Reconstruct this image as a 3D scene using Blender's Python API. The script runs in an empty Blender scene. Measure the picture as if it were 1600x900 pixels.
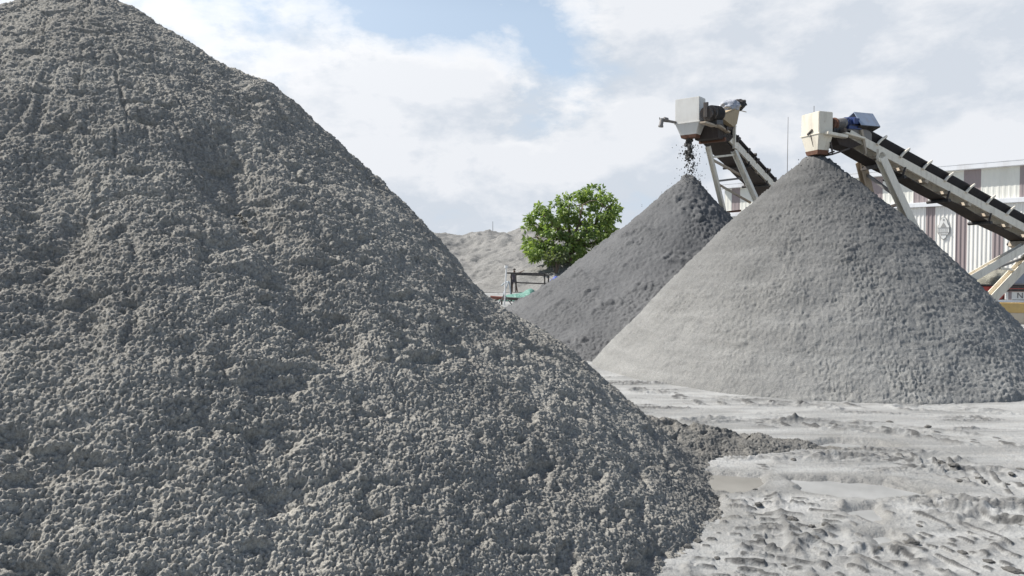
import math, random
import numpy as np

EYE = 2.0
FPX = 1150.0            # focal length in pixels of the 1600 px wide photograph
PITCH = math.atan(35/1150)

def P(px, py, Y):
    """world point at forward distance Y seen at photo pixel (px, py)"""
    u = (px-800)/FPX; v = (450-py)/FPX
    d = np.array((u, math.cos(PITCH)+v*math.sin(PITCH), -math.sin(PITCH)+v*math.cos(PITCH)))
    return d*(Y/d[1]) + np.array((0, 0, EYE))

def G(px, py):
    """ground point (z = 0) seen at a photo pixel"""
    u = (px-800)/FPX; v = (450-py)/FPX
    d = np.array((u, math.cos(PITCH)+v*math.sin(PITCH), -math.sin(PITCH)+v*math.cos(PITCH)))
    return d[:2]*(EYE/-d[2])

# ---------------------------------------------------------------- noise (vectorised)
def ihash(x, y, z, seed):
    h = (x.astype(np.uint32)*np.uint32(374761393) + y.astype(np.uint32)*np.uint32(668265263)
         + z.astype(np.uint32)*np.uint32(2147483647) + np.uint32((seed*974711+12345) & 0xffffffff))
    h = (h ^ (h >> np.uint32(13)))*np.uint32(1274126177)
    h = (h ^ (h >> np.uint32(16)))*np.uint32(2246822519)
    return h ^ (h >> np.uint32(15))

_rg = np.random.RandomState(5).normal(size=(256, 3)).astype(np.float32)
_rg /= np.linalg.norm(_rg, axis=1)[:, None]

def perlin(p, seed=0):
    p = np.asarray(p, np.float32)
    i = np.floor(p).astype(np.int32); f = p-i
    w = f*f*f*(f*(f*6-15)+10)
    out = 0
    for dx in (0, 1):
        wx = w[:, 0] if dx else 1-w[:, 0]
        for dy in (0, 1):
            wy = w[:, 1] if dy else 1-w[:, 1]
            for dz in (0, 1):
                wz = w[:, 2] if dz else 1-w[:, 2]
                g = _rg[ihash(i[:, 0]+dx, i[:, 1]+dy, i[:, 2]+dz, seed) & np.uint32(255)]
                dot = g[:, 0]*(f[:, 0]-dx)+g[:, 1]*(f[:, 1]-dy)+g[:, 2]*(f[:, 2]-dz)
                out = out + wx*wy*wz*dot
    return out*1.6

def fbm(p, octaves=4, seed=0, gain=.5):
    p = np.asarray(p, np.float32); s = 0; a = 1; t = 0
    for k in range(octaves):
        s = s + a*perlin(p, seed+k); t += a; a *= gain; p = p*2.03+7.1
    return s/t

def clods(p, seed=0):
    """round lumps: one per cell of a jittered grid, each with its own size"""
    p = np.asarray(p, np.float32)
    i = np.floor(p).astype(np.int32); best = np.zeros(len(p), np.float32)
    for dx in (-1, 0, 1):
        for dy in (-1, 0, 1):
            for dz in (-1, 0, 1):
                cx, cy, cz = i[:, 0]+dx, i[:, 1]+dy, i[:, 2]+dz
                h = ihash(cx, cy, cz, seed)
                jx = (h & np.uint32(1023)).astype(np.float32)/1023
                jy = ((h >> np.uint32(10)) & np.uint32(1023)).astype(np.float32)/1023
                jz = ((h >> np.uint32(20)) & np.uint32(1023)).astype(np.float32)/1023
                h2 = ihash(cx, cy, cz, seed+77)
                r = .35+.6*((h2 & np.uint32(1023)).astype(np.float32)/1023)**1.5
                d2 = (cx+jx-p[:, 0])**2+(cy+jy-p[:, 1])**2+(cz+jz-p[:, 2])**2
                b = np.sqrt(np.maximum(0, r*r-d2))
                best = np.maximum(best, b)
    return best

def smooth(a, b, x):
    t = np.clip((x-a)/(b-a), 0, 1); return t*t*(3-2*t)

def smax(a, b, k):
    h = np.clip(.5+.5*(a-b)/k, 0, 1); return b+(a-b)*h+k*h*(1-h)

def V3(x, y, z=0.0):
    return np.stack([x, y, np.zeros_like(x)+z], 1)

def seg(x, y, a, b):
    """distance to segment a-b and parameter along it"""
    ax, ay = a; bx, by = b; L2 = (bx-ax)**2+(by-ay)**2
    t = np.clip(((x-ax)*(bx-ax)+(y-ay)*(by-ay))/L2, 0, 1)
    return np.hypot(x-ax-t*(bx-ax), y-ay-t*(by-ay)), t

def softfloor(h, k):
    return k*np.logaddexp(0, h/k)

# ---------------------------------------------------------------- the heaps
def near_pile(x, y):
    cx, cy = -4.672, 8.313
    th = np.arctan2(y-cy, x-cx)
    r = np.hypot(x-cx, y-cy)
    r = r*(1+.03*np.sin(3*th+1.0)+.015*np.sin(7*th))
    h = 5.11-.846*(np.sqrt(r*r+.64)-.80)
    # broad secondary shoulder that runs to the right and away
    d, t = seg(x, y, (-2.766, 8.42), (1.731, 9.68))
    h2 = 4.182-4.643*t-.895*(np.sqrt(d*d+.25)-.5)
    h = smax(h, h2, .55)-.05
    w = V3(x*.55, y*.55)
    h = h+.16*fbm(w, 3, 3)*smooth(0.0, 1.0, h)
    # chutes where the sand has slid
    for (a, b, dep, wd) in GULLY:
        a2, b2 = a, b
        d, t = seg(x, y, a2, b2)
        d = d+.10*perlin(V3(x*2.2, y*2.2), 31)
        h = h-dep*np.exp(-(d/wd)**2)*smooth(0, .15, t)*(1-smooth(.8, 1, t))
    h = h-.16*np.exp(-((x+.20)/.45)**2-((y-8.3)/1.3)**2)
    # low spill of loose sand at the foot
    d, t = seg(x, y, (.9, 8.0), (3.35, 8.08))
    h3 = .52-.40*t-.40*d+.05*fbm(V3(x*2, y*2), 3, 9)
    h = smax(h, h3, .15)
    h = h+.05*fbm(V3(x*3, y*3), 3, 17)*smooth(.5, .1, h)
    return softfloor(h, .045)

GULLY = [((-2.6, 6.2), (-.9, 4.6), .16, .22), ((-2.0, 8.2), (.3, 7.4), .14, .2), ((-3.4, 5.4), (-2.2, 3.6), .10, .25),
         ((-.9, 8.3), (1.0, 7.7), .12, .16), ((-5.4, 5.2), (-5.2, 3.2), .10, .25)]

def front_pile(x, y):
    cx, cy = PF
    th = np.arctan2(y-cy, x-cx); r = np.hypot(x-cx, y-cy)
    r = r*(1+.027*np.cos(th-.5)+.008*np.sin(5*th+2))
    h = 4.40-.905*(np.sqrt(r*r+.004)-.02)-.0527*np.maximum(r-1, 0)**2*smooth(7, 3, r)
    h = h+.08*fbm(V3(x*.7, y*.7), 3, 13)*smooth(0, 1.5, r)+.04*fbm(V3(x*1.7, y*1.7), 3, 14)
    lip = smooth(5.0, 8.5, x)      # the loader has cut the foot steep on the right, the left fades into the mud
    return softfloor(h-.05, .02+.03*(1-lip))+(.03+.07*lip)*smooth(-.01, .05, h-.05)
PF = tuple(P(1274, 240, 14.87)[:2])

def rear_pile(x, y):
    cx, cy = PR
    th = np.arctan2(y-cy, x-cx); r = np.hypot(x-cx, y-cy)
    r = r*(1+.155*np.cos(th-.24)+.01*np.sin(5*th+1))
    h = 4.60-1.025*(np.sqrt(r*r+.0008)-.028)+.0563*np.maximum(r-1, 0)**2
    h = np.where(r > 8, -1.0, h)+.08*fbm(V3(x*.7, y*.7), 3, 23)*smooth(0, 1.5, r)
    return softfloor(h, .05)
PR = tuple(P(1076, 270, 20.55)[:2])

def far_mound(x, y):
    h = 0
    n = fbm(V3(x*.12, y*.12), 4, 41)
    for (cx, cy, H, s) in ((-20, 92, 6.2, .45), (-8, 90, 5.9, .42), (-2.5, 92, 6.2, .45), (4.5, 88, 7.0, .42), (14, 92, 6.4, .42), (-34, 95, 7, .4), (24, 98, 6.0, .35), (40, 110, 6, .3)):
        r = np.hypot(x-cx, (y-cy)*.8)
        h = smax(h, H-s*(np.sqrt(r*r+4)-2), 1.2)
    h = h*(1+.10*n)+.5*n*smooth(0, 2, h)
    # bench under the tree
    r = np.hypot(x-5.6, y-66)
    h = smax(h, 2.5-.30*np.maximum(r-1.5, 0), .6)
    return softfloor(h, .25)
# ================================================================ scene basics
import bpy, bmesh
from mathutils import Vector, Matrix
random.seed(4)
SC = bpy.context.scene
COL = SC.collection

def tag(o, label=None, cat=None, group=None, kind=None):
    if label: o['label'] = label
    if cat: o['category'] = cat
    if group: o['group'] = group
    if kind: o['kind'] = kind
    return o

def empty(name, loc, label=None, cat=None, group=None):
    o = bpy.data.objects.new(name, None); COL.objects.link(o)
    o.location = Vector(loc); o.empty_display_size = .2
    return tag(o, label, cat, group)

def A3(p): return np.asarray(p, float)
def unit(v):
    v = A3(v); return v/np.linalg.norm(v)

class MB:
    """collects simple solids and links them as one mesh object"""
    def __init__(s): s.v = []; s.f = []; s.m = []; s.cur = 0
    def add(s, vs, fs):
        b = len(s.v); s.v += [tuple(map(float, p)) for p in vs]
        s.f += [tuple(i+b for i in f) for f in fs]; s.m += [s.cur]*len(fs); return s
    def box(s, o, ex, ey, ez, x, y, z):
        o, ex, ey, ez = map(A3, (o, ex, ey, ez))
        vs = [o+ex*a+ey*b+ez*c for c in z for b in y for a in x]
        return s.add(vs, [(0, 2, 3, 1), (4, 5, 7, 6), (0, 1, 5, 4), (2, 6, 7, 3), (0, 4, 6, 2), (1, 3, 7, 5)])
    def bar(s, p, q, w, t, side=(0, 0, 1)):
        p, q = A3(p), A3(q); d = unit(q-p); a = np.cross(d, side)
        if np.linalg.norm(a) < 1e-3: a = np.cross(d, (1, 0, 0))
        a = unit(a); b = np.cross(a, d); L = np.linalg.norm(q-p)
        return s.box(p, d, a, b, (0, L), (-w/2, w/2), (-t/2, t/2))
    def tube(s, p, q, r, n=12, r2=None):
        p, q = A3(p), A3(q); r2 = r if r2 is None else r2
        d = unit(q-p); a = np.cross(d, (0, 0, 1))
        if np.linalg.norm(a) < 1e-3: a = np.cross(d, (1, 0, 0))
        a = unit(a); b = np.cross(d, a); vs = []
        for k in range(n):
            c = a*math.cos(2*math.pi*k/n)+b*math.sin(2*math.pi*k/n); vs += [p+c*r, q+c*r2]
        fs = [(2*k, 2*((k+1) % n), 2*((k+1) % n)+1, 2*k+1) for k in range(n)]
        fs += [tuple(2*k for k in range(n))[::-1], tuple(2*k+1 for k in range(n))]
        return s.add(vs, fs)
    def path(s, pts, radii, n=8):
        pts = [A3(p) for p in pts]; rings = []; base = len(s.v); prev = None
        if not hasattr(radii, '__len__'): radii = [radii]*len(pts)
        for i, p in enumerate(pts):
            d = unit(pts[min(i+1, len(pts)-1)]-pts[max(i-1, 0)])
            a = np.cross(d, (0, 0, 1)) if prev is None else prev-d*np.dot(prev, d)
            if np.linalg.norm(a) < 1e-3: a = np.cross(d, (1, 0, 0))
            a = unit(a); prev = a; b = np.cross(d, a)
            rings += [p+(a*math.cos(2*math.pi*k/n)+b*math.sin(2*math.pi*k/n))*radii[i] for k in range(n)]
        fs = []
        for i in range(len(pts)-1):
            for k in range(n):
                fs.append((i*n+k, i*n+(k+1) % n, (i+1)*n+(k+1) % n, (i+1)*n+k))
        fs += [tuple(range(n))[::-1], tuple(range((len(pts)-1)*n, len(pts)*n))]
        return s.add(rings, fs)
    def prism(s, prof, o, ex, ey, ext):
        o, ex, ey, ext = map(A3, (o, ex, ey, ext)); n = len(prof)
        vs = [o+ex*a+ey*b for a, b in prof]+[o+ex*a+ey*b+ext for a, b in prof]
        fs = [(k, (k+1) % n, (k+1) % n+n, k+n) for k in range(n)]
        fs += [tuple(range(n))[::-1], tuple(range(n, 2*n))]
        return s.add(vs, fs)
    def build(s, name, mat, parent=None, bevel=0, smooth_=False, loc=None):
        me = bpy.data.meshes.new(name)
        off = A3(parent_world(parent)) if parent is not None else (A3(loc) if loc is not None else np.zeros(3))
        me.from_pydata([tuple(A3(p)-off) for p in s.v], [], s.f)
        for m in (mat if isinstance(mat, (list, tuple)) else [mat]): me.materials.append(m)
        if any(s.m): me.polygons.foreach_set('material_index', s.m)
        bm = bmesh.new(); bm.from_mesh(me); bmesh.ops.recalc_face_normals(bm, faces=bm.faces)
        if bevel:
            es = [e for e in bm.edges if len(e.link_faces) == 2 and e.calc_face_angle(0) > .6]
            bmesh.ops.bevel(bm, geom=es, offset=bevel, segments=2, affect='EDGES', clamp_overlap=True)
        bm.to_mesh(me); bm.free()
        if smooth_: me.shade_smooth()
        o = bpy.data.objects.new(name, me); COL.objects.link(o)
        if parent is not None: o.parent = parent
        elif loc is not None: o.location = Vector(loc)
        return o

def parent_world(o):
    p = A3(o.location)
    while o.parent is not None: o = o.parent; p = p+A3(o.location)
    return p

def grid_object(name, X, Y, Z, keep, mats):
    """mesh object from a structured grid of points; keep = mask of quads"""
    n, m = X.shape; idx = np.arange(n*m).reshape(n, m)
    q = np.stack([idx[:-1, :-1], idx[1:, :-1], idx[1:, 1:], idx[:-1, 1:]], -1)[keep]
    used = np.zeros(n*m, bool); used[q.ravel()] = True
    new = np.cumsum(used)-1; q = new[q].astype(np.int32)
    co = np.stack([X.ravel(), Y.ravel(), Z.ravel()], 1)[used].astype(np.float32)
    me = bpy.data.meshes.new(name)
    me.vertices.add(len(co)); me.vertices.foreach_set('co', co.ravel())
    me.loops.add(q.size); me.loops.foreach_set('vertex_index', q.ravel())
    me.polygons.add(len(q))
    me.polygons.foreach_set('loop_start', np.arange(0, q.size, 4, dtype=np.int32))
    me.polygons.foreach_set('loop_total', np.full(len(q), 4, np.int32))
    me.update(calc_edges=True)
    me.shade_smooth()
    for mt in mats: me.materials.append(mt)
    o = bpy.data.objects.new(name, me); COL.objects.link(o)
    return o, used

def raise_grid(az, rho, hfun, disp, sink=.06, cut=.012):
    A, R = np.meshgrid(az, rho, indexing='ij')
    X = R*np.sin(A); Y = R*np.cos(A)
    h = hfun(X.ravel(), Y.ravel()).reshape(X.shape); Z = h-sink
    p = np.stack([X, Y, Z], -1)
    ta = np.gradient(p, axis=0); tr = np.gradient(p, axis=1)
    nrm = np.cross(tr, ta); nrm *= np.sign(nrm[..., 2:3]); nrm /= np.linalg.norm(nrm, axis=-1)[..., None]+1e-9
    c = h.reshape(-1) > cut*.3
    d = np.zeros(c.size); d[c] = disp(p.reshape(-1, 3)[c], h.reshape(-1)[c])
    p = p+nrm*d.reshape(X.shape)[..., None]
    k = h > cut
    keep = k[:-1, :-1] | k[1:, :-1] | k[1:, 1:] | k[:-1, 1:]
    return p, keep

def steps(*parts):
    out = []
    for a, b, s in parts: out += list(np.arange(a, b-1e-9, s))
    return np.array(out+[parts[-1][1]])

def gsteps(*parts):
    out = []
    for a, b, s in parts: out += list(np.geomspace(a, b, max(2, int(math.log(b/a)/s)))[:-1])
    return np.array(out+[parts[-1][1]])

# ================================================================ materials
class NT:
    def __init__(s, mat): s.t = mat.node_tree; s.n = s.t.nodes; s.l = s.t.links
    def node(s, typ, ins=None, **kw):
        nd = s.n.new(typ)
        for k, v in kw.items(): setattr(nd, k, v)
        for k, v in (ins or {}).items():
            if isinstance(v, bpy.types.NodeSocket): s.l.new(v, nd.inputs[k])
            else: nd.inputs[k].default_value = v
        return nd
    def noise(s, vec, scale, detail=4, rough=.55, dist=0):
        return s.node('ShaderNodeTexNoise', {'Vector': vec, 'Scale': scale, 'Detail': detail, 'Roughness': rough, 'Distortion': dist}).outputs['Fac']
    def ramp(s, fac, stops):
        r = s.node('ShaderNodeValToRGB', {'Fac': fac}); cr = r.color_ramp
        while len(cr.elements) < len(stops): cr.elements.new(.5)
        for e, (p, c) in zip(cr.elements, stops):
            e.position = p; e.color = (c, c, c, 1) if not hasattr(c, '__len__') else (*c, 1)
        return r.outputs['Color']
    def mix(s, fac, a, b, mode='MIX'):
        m = s.node('ShaderNodeMix', data_type='RGBA', blend_type=mode)
        for i, v in ((0, fac), (6, a), (7, b)):
            if isinstance(v, bpy.types.NodeSocket): s.l.new(v, m.inputs[i])
            else: m.inputs[i].default_value = v if i == 0 else (*v, 1)
        return m.outputs[2]
    def math(s, op, a, b=0.0, c=0.0, clamp=False):
        m = s.node('ShaderNodeMath', operation=op, use_clamp=clamp)
        for i, v in enumerate((a, b, c)):
            if isinstance(v, bpy.types.NodeSocket): s.l.new(v, m.inputs[i])
            else: m.inputs[i].default_value = v
        return m.outputs[0]

def new_mat(name):
    m = bpy.data.materials.new(name); m.use_nodes = True
    return m, NT(m), m.node_tree.nodes['Principled BSDF']

def sand_mat(name, dark, light, warm=None, bump=.5, fine=90, big=.7, rough=.95, damp=None, wet_tail=False):
    m, t, b = new_mat(name)
    co = t.node('ShaderNodeTexCoord').outputs['Object']
    n1 = t.noise(co, big, 5, .6); n2 = t.noise(co, 9, 5, .65); n3 = t.noise(co, fine, 3, .7)
    c = t.mix(t.ramp(n1, ((.3, 0), (.7, 1))), dark, light)
    c = t.mix(t.math('MULTIPLY', t.ramp(n2, ((.35, 0), (.65, 1))), .45), c, light if warm is None else warm)
    if damp:      # fresh wet sand at the top dries to a paler grey further down
        z_ = t.node('ShaderNodeSeparateXYZ', {0: co}).outputs['Z']
        f_ = t.math('DIVIDE', t.math('SUBTRACT', t.math('ADD', z_, t.math('MULTIPLY', t.math('SUBTRACT', n1, .5), 3.0)), damp[0]), damp[1]-damp[0], clamp=True)
        ly = t.noise(t.node('ShaderNodeMapping', {'Vector': co, 'Scale': (.5, .5, 6)}).outputs[0], 1.3, 5, .6)
        c = t.mix(.5, c, t.mix(1, c, t.ramp(ly, ((.3, .72), (.7, 1.22))), 'MULTIPLY'))
        c = t.mix(f_, c, t.mix(1, c, (damp[2], damp[2], damp[2]*1.02), 'MULTIPLY'))
    if wet_tail:  # the spill at the foot has soaked up water from the puddles
        x_ = t.node('ShaderNodeSeparateXYZ', {0: co}).outputs['X']
        f_ = t.math('DIVIDE', t.math('SUBTRACT', t.math('ADD', x_, t.math('MULTIPLY', t.math('SUBTRACT', n2, .5), .9)), 1.0), 1.3, clamp=True)
        c = t.mix(f_, c, t.mix(1, c, (.56, .57, .59), 'MULTIPLY'))
    if wet_tail:  # damp and dry crumbs side by side
        sp_ = t.noise(co, 46, 4, .75); c = t.mix(.8, c, t.mix(1, c, t.ramp(sp_, ((.34, .50), (.62, 1.28))), 'MULTIPLY'))
    c = t.mix(.55, c, t.mix(1, c, t.ramp(n3, ((.25, .35), (.75, 1.7))), 'MULTIPLY'))
    t.l.new(c, b.inputs['Base Color'])
    b.inputs['Roughness'].default_value = rough; b.inputs['Specular IOR Level'].default_value = .2
    hgt = t.math('ADD', t.noise(co, fine*.5, 3, .7), t.math('MULTIPLY', n3, .6))
    bp = t.node('ShaderNodeBump', {'Height': hgt, 'Strength': bump, 'Distance': .6/fine*2})
    t.l.new(bp.outputs[0], b.inputs['Normal'])
    return m

def paint_mat(name, col, rust=.3, rough=.5, dirt=(.25, .2, .15), scale=5, metal=0, spec=.4, streak=1.0):
    """weathered paint: blotchy dirt, vertical runs and rust freckles"""
    m, t, b = new_mat(name)
    co = t.node('ShaderNodeTexCoord').outputs['Object']
    mp = t.node('ShaderNodeMapping', {'Vector': co, 'Scale': (scale*2, scale*2, scale*.35)}).outputs[0]
    n1 = t.noise(co, scale, 6, .65); n2 = t.noise(mp, 1.3, 5, .6); n3 = t.noise(co, scale*5, 4, .7)
    c = t.mix(t.math('MULTIPLY', t.ramp(n1, ((.4, 0), (.75, 1))), .35), col, tuple(x*.62+.38*d for x, d in zip(col, dirt)))
    c = t.mix(t.math('MULTIPLY', t.ramp(n2, ((.5, 0), (.72, 1))), .35*streak), c, dirt)
    k = t.math('MULTIPLY', t.ramp(n3, ((.66-.22*rust, 0), (.74-.12*rust, 1))), t.ramp(n1, ((.45-.15*rust, 0), (.7, 1))))
    c = t.mix(t.math('MULTIPLY', k, min(1, rust*1.6)), c, (.16, .06, .025))
    t.l.new(c, b.inputs['Base Color'])
    b.inputs['Metallic'].default_value = metal; b.inputs['Specular IOR Level'].default_value = spec
    t.l.new(t.math('ADD', rough-.1, t.math('MULTIPLY', n1, .3)), b.inputs['Roughness'])
    bp = t.node('ShaderNodeBump', {'Height': n3, 'Strength': .12, 'Distance': .01})
    t.l.new(bp.outputs[0], b.inputs['Normal'])
    return m

M = {}
M['near_sand'] = sand_mat('near_sand', (.245, .233, .209), (.372, .355, .314), (.385, .364, .318), 1.0, 150, .8, wet_tail=True)
M['front_sand'] = sand_mat('front_sand', (.19, .19, .181), (.27, .27, .257), (.275, .271, .254), .8, 70, .45, damp=(.7, 3.6, .52))
M['rear_sand'] = sand_mat('rear_sand', (.092, .093, .094), (.140, .141, .141), None, .6, 60, .5)
M['far_sand'] = sand_mat('far_sand', (.180, .176, .165), (.245, .240, .226), (.215, .208, .193), .5, 8, .14)
M['clod'] = sand_mat('clod', (.13, .125, .118), (.21, .205, .19), None, .8, 120, 3)
M['wet_sand'] = sand_mat('wet_sand', (.05, .048, .046), (.09, .088, .085), None, .6, 80, 3, .8)
M['cream'] = paint_mat('cream_paint', (.79, .73, .61), .30)
M['white_box'] = paint_mat('white_box', (.66, .65, .61), .12, .45, scale=2.5, streak=.5)
M['cream_box'] = paint_mat('cream_box', (.70, .65, .54), .30, .5, scale=3)
M['rusty'] = paint_mat('rusty', (.13, .062, .040), .9, .8, scale=8)
M['rust_cream'] = paint_mat('rusty_cream', (.42, .36, .28), .6, .7, dirt=(.25, .13, .06), scale=4)
M['belt'] = paint_mat('belt_rubber', (.022, .020, .022), .0, .6, dirt=(.06, .055, .05), spec=.3)
M['belt_under'] = paint_mat('belt_under', (.050, .040, .036), .0, .75, dirt=(.11, .095, .08), spec=.2)
M['dark_steel'] = paint_mat('dark_steel', (.05, .045, .043), .5, .6)
M['grey_steel'] = paint_mat('grey_steel', (.22, .21, .20), .4, .5, metal=.3)
M['black'] = paint_mat('black_paint', (.018, .018, .020), .1, .5)
M['blue'] = paint_mat('blue_motor', (.03, .055, .16), .2, .4)
M['hood'] = paint_mat('hood_blue_grey', (.34, .39, .47), .1, .45, scale=3)
M['wood'] = paint_mat('weathered_wood', (.42, .33, .21), .2, .8)
M['plastic'] = paint_mat('grey_sheet', (.40, .41, .44), .0, .35, dirt=(.12, .12, .14), scale=6)
M['wall_white'] = paint_mat('wall_white', (.76, .74, .69), .03, .5, dirt=(.45, .42, .37), scale=.5, streak=.6)
M['wall_cream'] = paint_mat('wall_cream', (.72, .71, .64), .03, .5, dirt=(.45, .42, .35), scale=.5, streak=.6)
M['stripe'] = paint_mat('wall_stripe', (.29, .24, .235), .03, .55, dirt=(.38, .33, .32), scale=.6, streak=.5)
M['roof'] = paint_mat('roof_sheet', (.72, .73, .74), .03, .45, scale=.5)
M['emblem_grey'] = paint_mat('emblem_grey', (.30, .30, .29), .0, .5)
M['emblem_white'] = paint_mat('emblem_white', (.70, .70, .67), .0, .5)
M['red'] = paint_mat('red_paint', (.42, .065, .05), .15, .45, dirt=(.4, .25, .2), scale=2)
M['ochre'] = paint_mat('ochre_paint', (.58, .40, .15), .25, .6, scale=2)
M['beige'] = paint_mat('beige_render', (.55, .48, .37), .05, .8, scale=1.5)
M['green_net'] = paint_mat('green_net', (.07, .19, .145), .0, .6, dirt=(.42, .52, .47), scale=4, streak=2)
M['pipe_red'] = paint_mat('pipe_red', (.20, .07, .05), .5, .6)
M['white_pipe'] = paint_mat('white_pipe', (.78, .77, .74), .05, .4)
M['pale_hose'] = paint_mat('pale_hose', (.40, .44, .46), .05, .5)
M['tarp_blue'] = paint_mat('tarp_blue', (.05, .08, .32), .0, .5, dirt=(.25, .3, .45))
M['tarp_grey'] = paint_mat('tarp_grey', (.36, .40, .43), .0, .5)
M['skin'] = paint_mat('skin', (.16, .09, .06), 0, .6, streak=0, dirt=(.14, .08, .06))
M['shirt'] = paint_mat('shirt', (.10, .085, .10), 0, .9, streak=0)
M['shorts'] = paint_mat('shorts', (.075, .07, .085), 0, .9, streak=0)
M['hair'] = paint_mat('hair', (.012, .01, .01), 0, .7, streak=0)
M['bark'] = paint_mat('bark', (.13, .10, .075), .1, .95, scale=6)
M['load'] = sand_mat('load_sand', (.20, .19, .15), (.30, .29, .24), None, .6, 20, 1.2)

def leaf_mat(name, dark, mid, light):
    m, t, b = new_mat(name)
    co = t.node('ShaderNodeTexCoord').outputs['Object']
    c = t.mix(t.ramp(t.noise(co, .55, 3), ((.35, 0), (.65, 1))), dark, mid)
    c = t.mix(t.ramp(t.noise(co, 3.2, 3), ((.5, 0), (.68, 1))), c, light)
    t.l.new(c, b.inputs['Base Color']); b.inputs['Roughness'].default_value = .5
    tr = t.node('ShaderNodeBsdfTranslucent', {'Color': t.mix(1, c, (1.5, 1.6, .7), 'MULTIPLY')})
    mx = t.node('ShaderNodeMixShader', {'Fac': .4, 1: b.outputs[0], 2: tr.outputs[0]})
    t.l.new(mx.outputs[0], t.n['Material Output'].inputs[0])
    return m
M['leaf'] = leaf_mat('leaf', (.105, .165, .058), (.21, .28, .095), (.34, .40, .16))
M['bush'] = leaf_mat('bush_leaf', (.10, .13, .07), (.14, .17, .09), (.20, .22, .12))

# ================================================================ world, sun, camera
SUN_AZ, SUN_EL = math.radians(-72), math.radians(50)
w = bpy.data.worlds.new('World'); SC.world = w; w.use_nodes = True
t = NT(w); bg = t.n['Background']
sky = t.node('ShaderNodeTexSky', sky_type='NISHITA', sun_disc=False, sun_elevation=SUN_EL, sun_rotation=SUN_AZ,
             air_density=1.0, dust_density=2.0, ozone_density=1.0)
d = t.node('ShaderNodeTexCoord').outputs['Generated']
def cloud_density(vec):
    big = t.noise(vec, 2.6, 2, .5); n = t.noise(vec, 5.6, 12, .60, .2)
    return t.math('ADD', t.math('ADD', t.math('MULTIPLY', big, .62), t.math('MULTIPLY', n, .72)), t.math('MULTIPLY', t.noise(vec, 13, 8, .6, .2), .32))
def gauss(az, el, ra, re, amp):
    """a bank (or a gap) of cloud around a compass direction: az from +Y towards +X, degrees"""
    a, e = math.radians(az), math.radians(el)
    c = (math.sin(a)*math.cos(e), math.cos(a)*math.cos(e), math.sin(e))
    right = (math.cos(a), -math.sin(a), 0); up = tuple(np.cross(right, c))
    du = t.node('ShaderNodeVectorMath', {0: d, 1: right}, operation='DOT_PRODUCT').outputs['Value']
    dv0 = t.node('ShaderNodeVectorMath', {0: d, 1: tuple(up)}, operation='DOT_PRODUCT').outputs['Value']
    q = t.math('ADD', t.math('POWER', t.math('DIVIDE', t.math('ABSOLUTE', du), math.radians(ra)), 2.0),
               t.math('POWER', t.math('DIVIDE', t.math('ABSOLUTE', dv0), math.radians(re)), 2.0))
    return t.math('MULTIPLY', t.math('EXPONENT', t.math('MULTIPLY', q, -1.0)), amp)
sp = t.node('ShaderNodeMapping', {'Vector': d, 'Location': (3.1, 1.7, .35), 'Scale': (1.0, 1.0, 1.9)}).outputs[0]
spu = t.node('ShaderNodeMapping', {'Vector': d, 'Location': (3.1-.03, 1.7+.01, .35+.09), 'Scale': (1.0, 1.0, 1.9)}).outputs[0]
dens = cloud_density(sp); densu = cloud_density(spu)
bias = None
for gq in ((-7, 13, 8, 3.5, .20), (-14, 18, 6, 4, .06), (-6, 20.5, 6, 4, -.20), (4, 16.5, 6, 3.2, -.26), (13, 17, 10, 6, .30), (30, 13, 9, 7, .30), (-22, 16, 6, 5, -.05), (29, 21, 9, 3, -.26), (0, 4, 40, 6, .12)):
    g = gauss(*gq); bias = g if bias is None else t.math('ADD', bias, g)
dd = t.math('ADD', dens, bias)
yz = t.node('ShaderNodeSeparateXYZ', {0: d})
unseen_clear = t.math('ADD', t.ramp(yz.outputs['Z'], ((.37, 0), (.52, 1))), t.ramp(t.math('MULTIPLY', yz.outputs['Y'], -1.0), ((.0, 0), (.3, 1))))  # clouds removed overhead, behind and beside, out of view, to cut ambient light
unseen_clear = t.math('MINIMUM', t.math('ADD', unseen_clear, t.ramp(t.math('ABSOLUTE', yz.outputs['X']), ((.66, 0), (.85, 1)))), 1.0)
dd = t.math('SUBTRACT', dd, t.math('MULTIPLY', unseen_clear, .45))
cover = t.ramp(dd, ((.72, 0), (.80, .5), (.92, 1)))
lit = t.math('SUBTRACT', dd, t.math('ADD', densu, bias))
shade = t.ramp(t.math('ADD', t.math('MULTIPLY', lit, 3.2), .5), ((.25, 0), (.75, 1)))
thick = t.ramp(dd, ((.85, 0), (1.25, 1)))
CL_LIT, CL_DARK = (8.3, 8.35, 8.5), (5.5, 6.0, 6.65)
ccol = t.mix(shade, CL_DARK, CL_LIT)
ccol = t.mix(t.math('MULTIPLY', thick, .45), ccol, (5.9, 6.3, 6.95))
# haze near the horizon whitens the clear sky
zz = t.node('ShaderNodeSeparateXYZ', {0: d}).outputs['Z']
hz = t.ramp(zz, ((.0, 1), (.32, .74), (.50, .04)))
clear = t.mix(hz, sky.outputs[0], (5.0, 6.2, 7.7))
sun_glow = gauss(-32, 24, 20, 12, 1.7)
skyc = t.mix(cover, clear, ccol)
skyc = t.mix(1, skyc, t.node('ShaderNodeCombineColor', {0: sun_glow, 1: sun_glow, 2: sun_glow}).outputs[0], 'ADD')
t.l.new(skyc, bg.inputs['Color']); bg.inputs['Strength'].default_value = .087

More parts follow.
